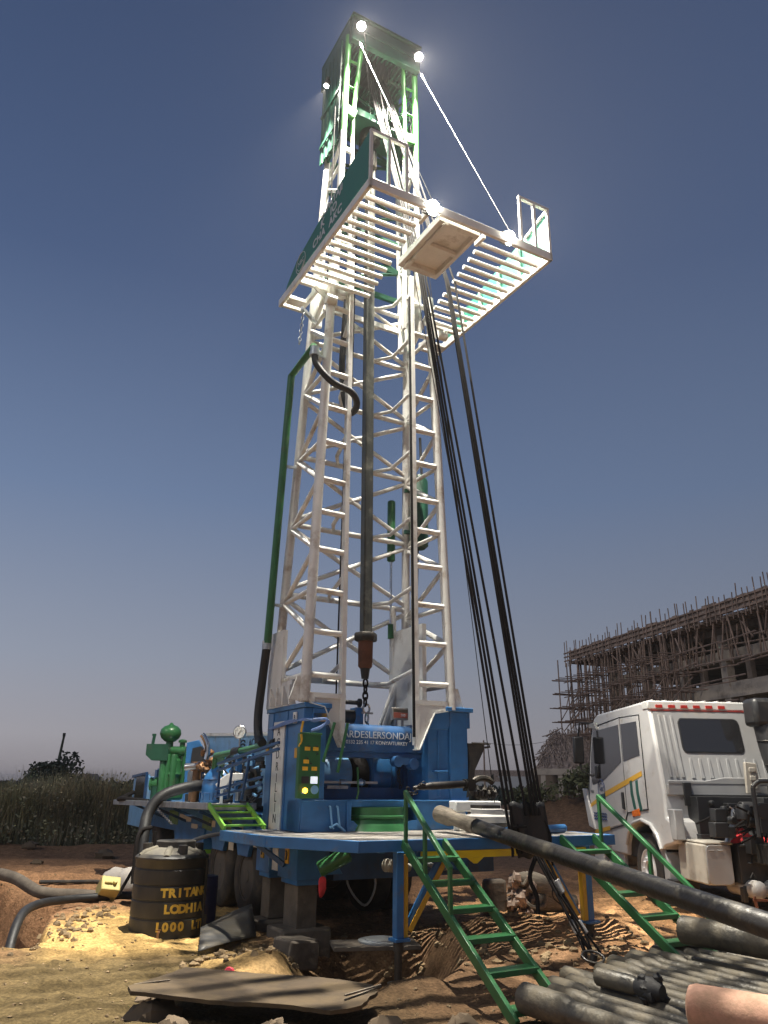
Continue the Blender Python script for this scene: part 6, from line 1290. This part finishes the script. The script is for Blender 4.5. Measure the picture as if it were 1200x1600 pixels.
# low annex with a brushwood roof
AN = empty('brushwood_shed', (10.7, 56, 0), R(-8)); tag(AN, 'low shed on concrete posts with a sloping brushwood roof in front of the scaffolding', 'shed')
mb = MB(); rnd = random.Random(21)
P4 = [Vector((0, -.5, 2.85)), Vector((5.5, -.5, 2.85)), Vector((5.5, 5, 5.6)), Vector((1.6, 5, 5.4))]
mb._add(P4 + [p_ + Vector((0, .1, -.25)) for p_ in P4], [(0, 1, 2, 3), (7, 6, 5, 4), (0, 4, 5, 1), (1, 5, 6, 2), (2, 6, 7, 3), (3, 7, 4, 0)])
for q in range(520):
    u, v = rnd.random(), rnd.random(); a = P4[0].lerp(P4[1], u).lerp(P4[3].lerp(P4[2], u), v); d_ = Vector((rnd.uniform(-.3, .3), rnd.uniform(.5, 1.4), 0)); d_.z = d_.y * .5 + rnd.uniform(-.05, .25); mb.tube([a + Vector((0, 0, .06)), a + d_ * .8], .035, 4)
for q in range(26): a = P4[0].lerp(P4[3], q / 25); mb.tube([a + Vector((rnd.uniform(-.8, 0), 0, rnd.uniform(-.6, .1))), a + Vector((rnd.uniform(.2, .9), 0, rnd.uniform(.1, .7)))], .035, 4)
build('brush_roof', mb, M['brush'], AN, smooth=False)
mb = MB(); mb.box(-.2, 8, -.6, -.2, 2.45, 2.85); build('beam', mb, M['concrete'], AN)
for k in range(7): build('post', MB().box(.3 + k * 1.15, .6 + k * 1.15, -.55, -.25, 0, 2.45), M['concrete'], AN)
build('back_wall', MB().box(0, 8, 2.2, 2.4, 0, 2.8), M['dkcon'], AN)
# ------------------------------------------------------------------ plants and far things
def leaf_cloud(mb, c, rad, n, s, rnd, up=.0):
    c = Vector(c)
    for _ in range(n):
        while True:
            v = Vector((rnd.uniform(-1, 1), rnd.uniform(-1, 1), rnd.uniform(-1, 1)))
            if v.length < 1: break
        if v.length < .35 and rnd.random() < .6: continue
        p_ = c + Vector((v.x * rad[0], v.y * rad[1], v.z * rad[2])); a = Vector((rnd.gauss(0, 1), rnd.gauss(0, 1), rnd.gauss(0, 1) + up)).normalized(); b = a.orthogonal().normalized(); k = s * rnd.uniform(.6, 1.4)
        mb._add([p_, p_ + a * k * .5 + b * k * .3, p_ + a * k, p_ + a * k * .5 - b * k * .3], [(0, 1, 2, 3)])
def bush(name, x, y, rad, n, s, m_, label, cat='bush', sd=0, trunk=True, z=None):
    e = gthing(name, x, y, label, cat); rnd = random.Random(sd); mb = MB(); k = 9
    for i in range(k):
        c = (rnd.uniform(-.6, .6) * rad[0], rnd.uniform(-.5, .5) * rad[1], rad[2] * rnd.uniform(.45, 1.25)); f = rnd.uniform(.35, .6)
        leaf_cloud(mb, c, (rad[0] * f, rad[1] * f, rad[2] * f), n // k, s, rnd)
    build('crown', mb, m_, e, smooth=False)
    mb = MB()
    for q in range(4): mb.tube([(0, 0, -.1), (rnd.uniform(-.2, .2) * rad[0], 0, rad[2] * .6), (rnd.uniform(-.5, .5) * rad[0], rnd.uniform(-.3, .3) * rad[1], rad[2] * 1.2)], [.06, .04, .015], 6)
    build('trunk', mb, M['pole'], e); return e
bush('round_tree', -28.5, 70, (2.6, 2.2, 2.3), 2600, .34, M['leafd'], 'dark round tree standing above the tall grass on the left', 'tree', 3)
mb = MB(); mb.tube([(0, 0, 0), (.1, 0, 3), (.3, 0, 5.5)], [.18, .14, .10], 8); mb.lathe([(.13, 5.4), (.14, 5.7)], (.29, 0, 0), n=8); o = build('wooden_pole', mb, M['leafd'], None); o.location = (-28.6, 71.5, 0); tag(o, 'dark leaning pole rising behind the round tree on the left', 'pole')
bush('dry_bush', 8.2, 31.5, (1.7, 1.2, .75), 1500, .16, M['leafy'], 'yellowish dry bush on the earth bank to the left of the white truck', 'bush', 8)
bush('dry_bush', 6.2, 33.0, (1.3, 1.0, .5), 900, .15, M['leafy'], 'low thin dry bush on the earth bank behind the black ropes', 'bush', 9)
# tall grass
rnd = random.Random(2); mg = MB(); ms = MB()
def blade(mb, x, y, z, h, w, lean, az):
    dx, dy = math.cos(az), math.sin(az); px, py = -dy * w, dx * w
    b0, b1 = Vector((x - px, y - py, z)), Vector((x + px, y + py, z)); c = Vector((x + dx * lean * .35, y + dy * lean * .35, z + h * .6)); e_ = Vector((x + dx * lean, y + dy * lean, z + h))
    mb._add([b0, b1, c + Vector((px, py, 0)) * .8, c - Vector((px, py, 0)) * .8, e_], [(0, 1, 2, 3), (3, 2, 4)])
ptsx = []
for q in range(44000):
    x = rnd.uniform(-19, -3.5); y0 = 20.6 + (x + 9.6) * 1.15 if x > -9.6 else 20.6 + rnd.uniform(-.4, .2)
    y = y0 + abs(rnd.gauss(0, 1)) * 2.4 + rnd.uniform(0, .5)
    if y > 34: continue
    ptsx.append((x, y))
xa = np.array(ptsx); hz_ = ground_h(xa[:, 0], xa[:, 1]); dn = vnoise(xa[:, 0] * .55, xa[:, 1] * .55, 90); dn2 = vnoise(xa[:, 0] * 1.8, xa[:, 1] * 1.8, 91)
for (x, y), z, k1, k2 in zip(ptsx, hz_, dn, dn2):
    edge = min(1, (y - 20.2 - max(0, (x + 9.6) * 1.15)) / 1.6 + .25); h = (.7 + 1.35 * k1) * edge * rnd.uniform(.55, 1.2) * (1.0 if x > -15 else 1.15) + .1
    mb = ms if (k2 > .52) != (rnd.random() < .25) else mg
    blade(mb, x, y, z - .03, h, rnd.uniform(.006, .02), rnd.uniform(.05, .5) * h, rnd.uniform(0, 6.28))
    if rnd.random() < .16: leaf_cloud(mb, (x, y, z + h * .8), (.10, .10, .22), 5, .08, rnd, 1)
for q in range(600):
    x = rnd.uniform(-19, -4.5); y = 20.3 + max(0, (x + 9.6) * 1.15) + abs(rnd.gauss(0, 1.1)); z = gz(x, y)
    leaf_cloud(mg if rnd.random() < .85 else ms, (x, y, z + rnd.uniform(.05, .4)), (.25, .2, .3), 14, .085, rnd, 1.0)
o = build('tall_grass', mg, M['grass'], None, smooth=False); tag(o, kind='stuff'); o = build('dry_grass', ms, M['straw'], None, smooth=False); tag(o, kind='stuff')
rnd = random.Random(6); mb = MB()
for q in range(16000):
    x = rnd.uniform(-70, 60); y = rnd.uniform(60, 150)
    if rnd.random() < .5: x = rnd.uniform(-45, 5)
    h = rnd.uniform(.3, 1.3) * (.6 + vnoise(np.array([x * .1]), np.array([y * .1]), 5)[0]); s = rnd.uniform(.4, .9); leaf_cloud(mb, (x, y, h * .5), (1.1, 1.0, h * .5), 3, s, rnd)
o = build('far_scrub', mb, M['leafd'], None, smooth=False); tag(o, kind='stuff')
for i, (x, y, w_, h_, lb) in enumerate(((14, 150, 16, 2.4, 'long pale wall far behind the rig, left of the ropes'), (-46, 120, 7, 1.5, 'small white building far away beyond the grass'), (26, 170, 14, 3.6, 'low white house far away behind the black ropes'))):
    e = tag(empty('distant_house', (x, y, 0)), lb, 'building'); build('wall', MB().box(-w_ / 2, w_ / 2, 0, 4, 0, h_), M['farw'], e); build('roof', MB().prism([(-w_ / 2 - .4, 0), (w_ / 2 + .4, 0), (w_ / 2 - .6, 1.2), (-w_ / 2 + .6, 1.2)], (0, 0, h_), (1, 0, 0), (0, 0, 1), -4), M['brush'], e); build('window', MB().box(-w_ / 4, -w_ / 4 + 1.2, -.03, 0, 1, 2), M['blk_pl'], e)
for i, (x, y, h_, lb) in enumerate(((18, 80, 6.5, 'thin utility pole far behind the ropes'), (11.5, 90, 6.5, 'thin utility pole far behind the grey pipe tong'))):
    e = tag(empty('utility_pole', (x, y, 0)), lb, 'pole'); build('post', MB().tube([(0, 0, 0), (0, 0, h_)], [.12, .08], 8), M['pole'], e); build('crossarm', MB().bar((-.8, 0, h_ - .4), (.8, 0, h_ - .4), .1, .1), M['pole'], e)
o = single('power_line', MB().tube(sag((11.5, 90, 6.3), (18, 80, 6.3), .4), .02, 5), M['rope'], (11.5, 90, 6.3), 'thin wire strung between two far utility poles', 'wire')
e = gthing('wooden_stake', -9.75, 21.6, 'pale wooden stake with a crosspiece standing at the edge of the grass on the left', 'stake')
build('upright', MB().bar((.0, 0, -.1), (.10, 0, .48), .05, .03), M['sponge'], e); build('crosspiece', MB().bar((-.5, .02, .34), (.08, .02, .34), .05, .03), M['sponge'], e)
rnd = random.Random(8)
for i, (x, y) in enumerate(((-9.9, 19.4), (-8.6, 20.6), (-6.6, 20.2), (-7.4, 18.2))):
    s = (.28, .14, .18, .1)[i]; mb = MB(); mb.blob((0, 0, s * .3), (s * 1.3, s, s * .7), i + 70, 12, .25); o = build('boulder', mb, M['stone'], None); o.location = (x, y, gz(x, y)); tag(o, 'brown stone ' + ('at the left edge of the picture on the track', 'in front of the tall grass below the round tree', 'on the track near the front of the rig', 'small and pale in the middle of the track')[i], 'stone')

# ------------------------------------------------------------------ thin haze round the whole site, added mostly for the lamps' glow
hm = bpy.data.materials.new('lamp_glow_haze'); hm.use_nodes = True; nt = hm.node_tree
nt.nodes.remove(nt.nodes['Principled BSDF']); pv = nt.nodes.new('ShaderNodeVolumePrincipled'); pv.inputs['Color'].default_value = (.95, .93, .93, 1); pv.inputs['Density'].default_value = .00026; pv.inputs['Anisotropy'].default_value = .25
nt.links.new(pv.outputs[0], nt.nodes['Material Output'].inputs['Volume'])
hz = build('haze', MB().box(-2700, 2700, -2700, 2700, -6, 16.5), hm, None, smooth=False); tag(hz, kind='stuff'); hz.display_type = 'WIRE'
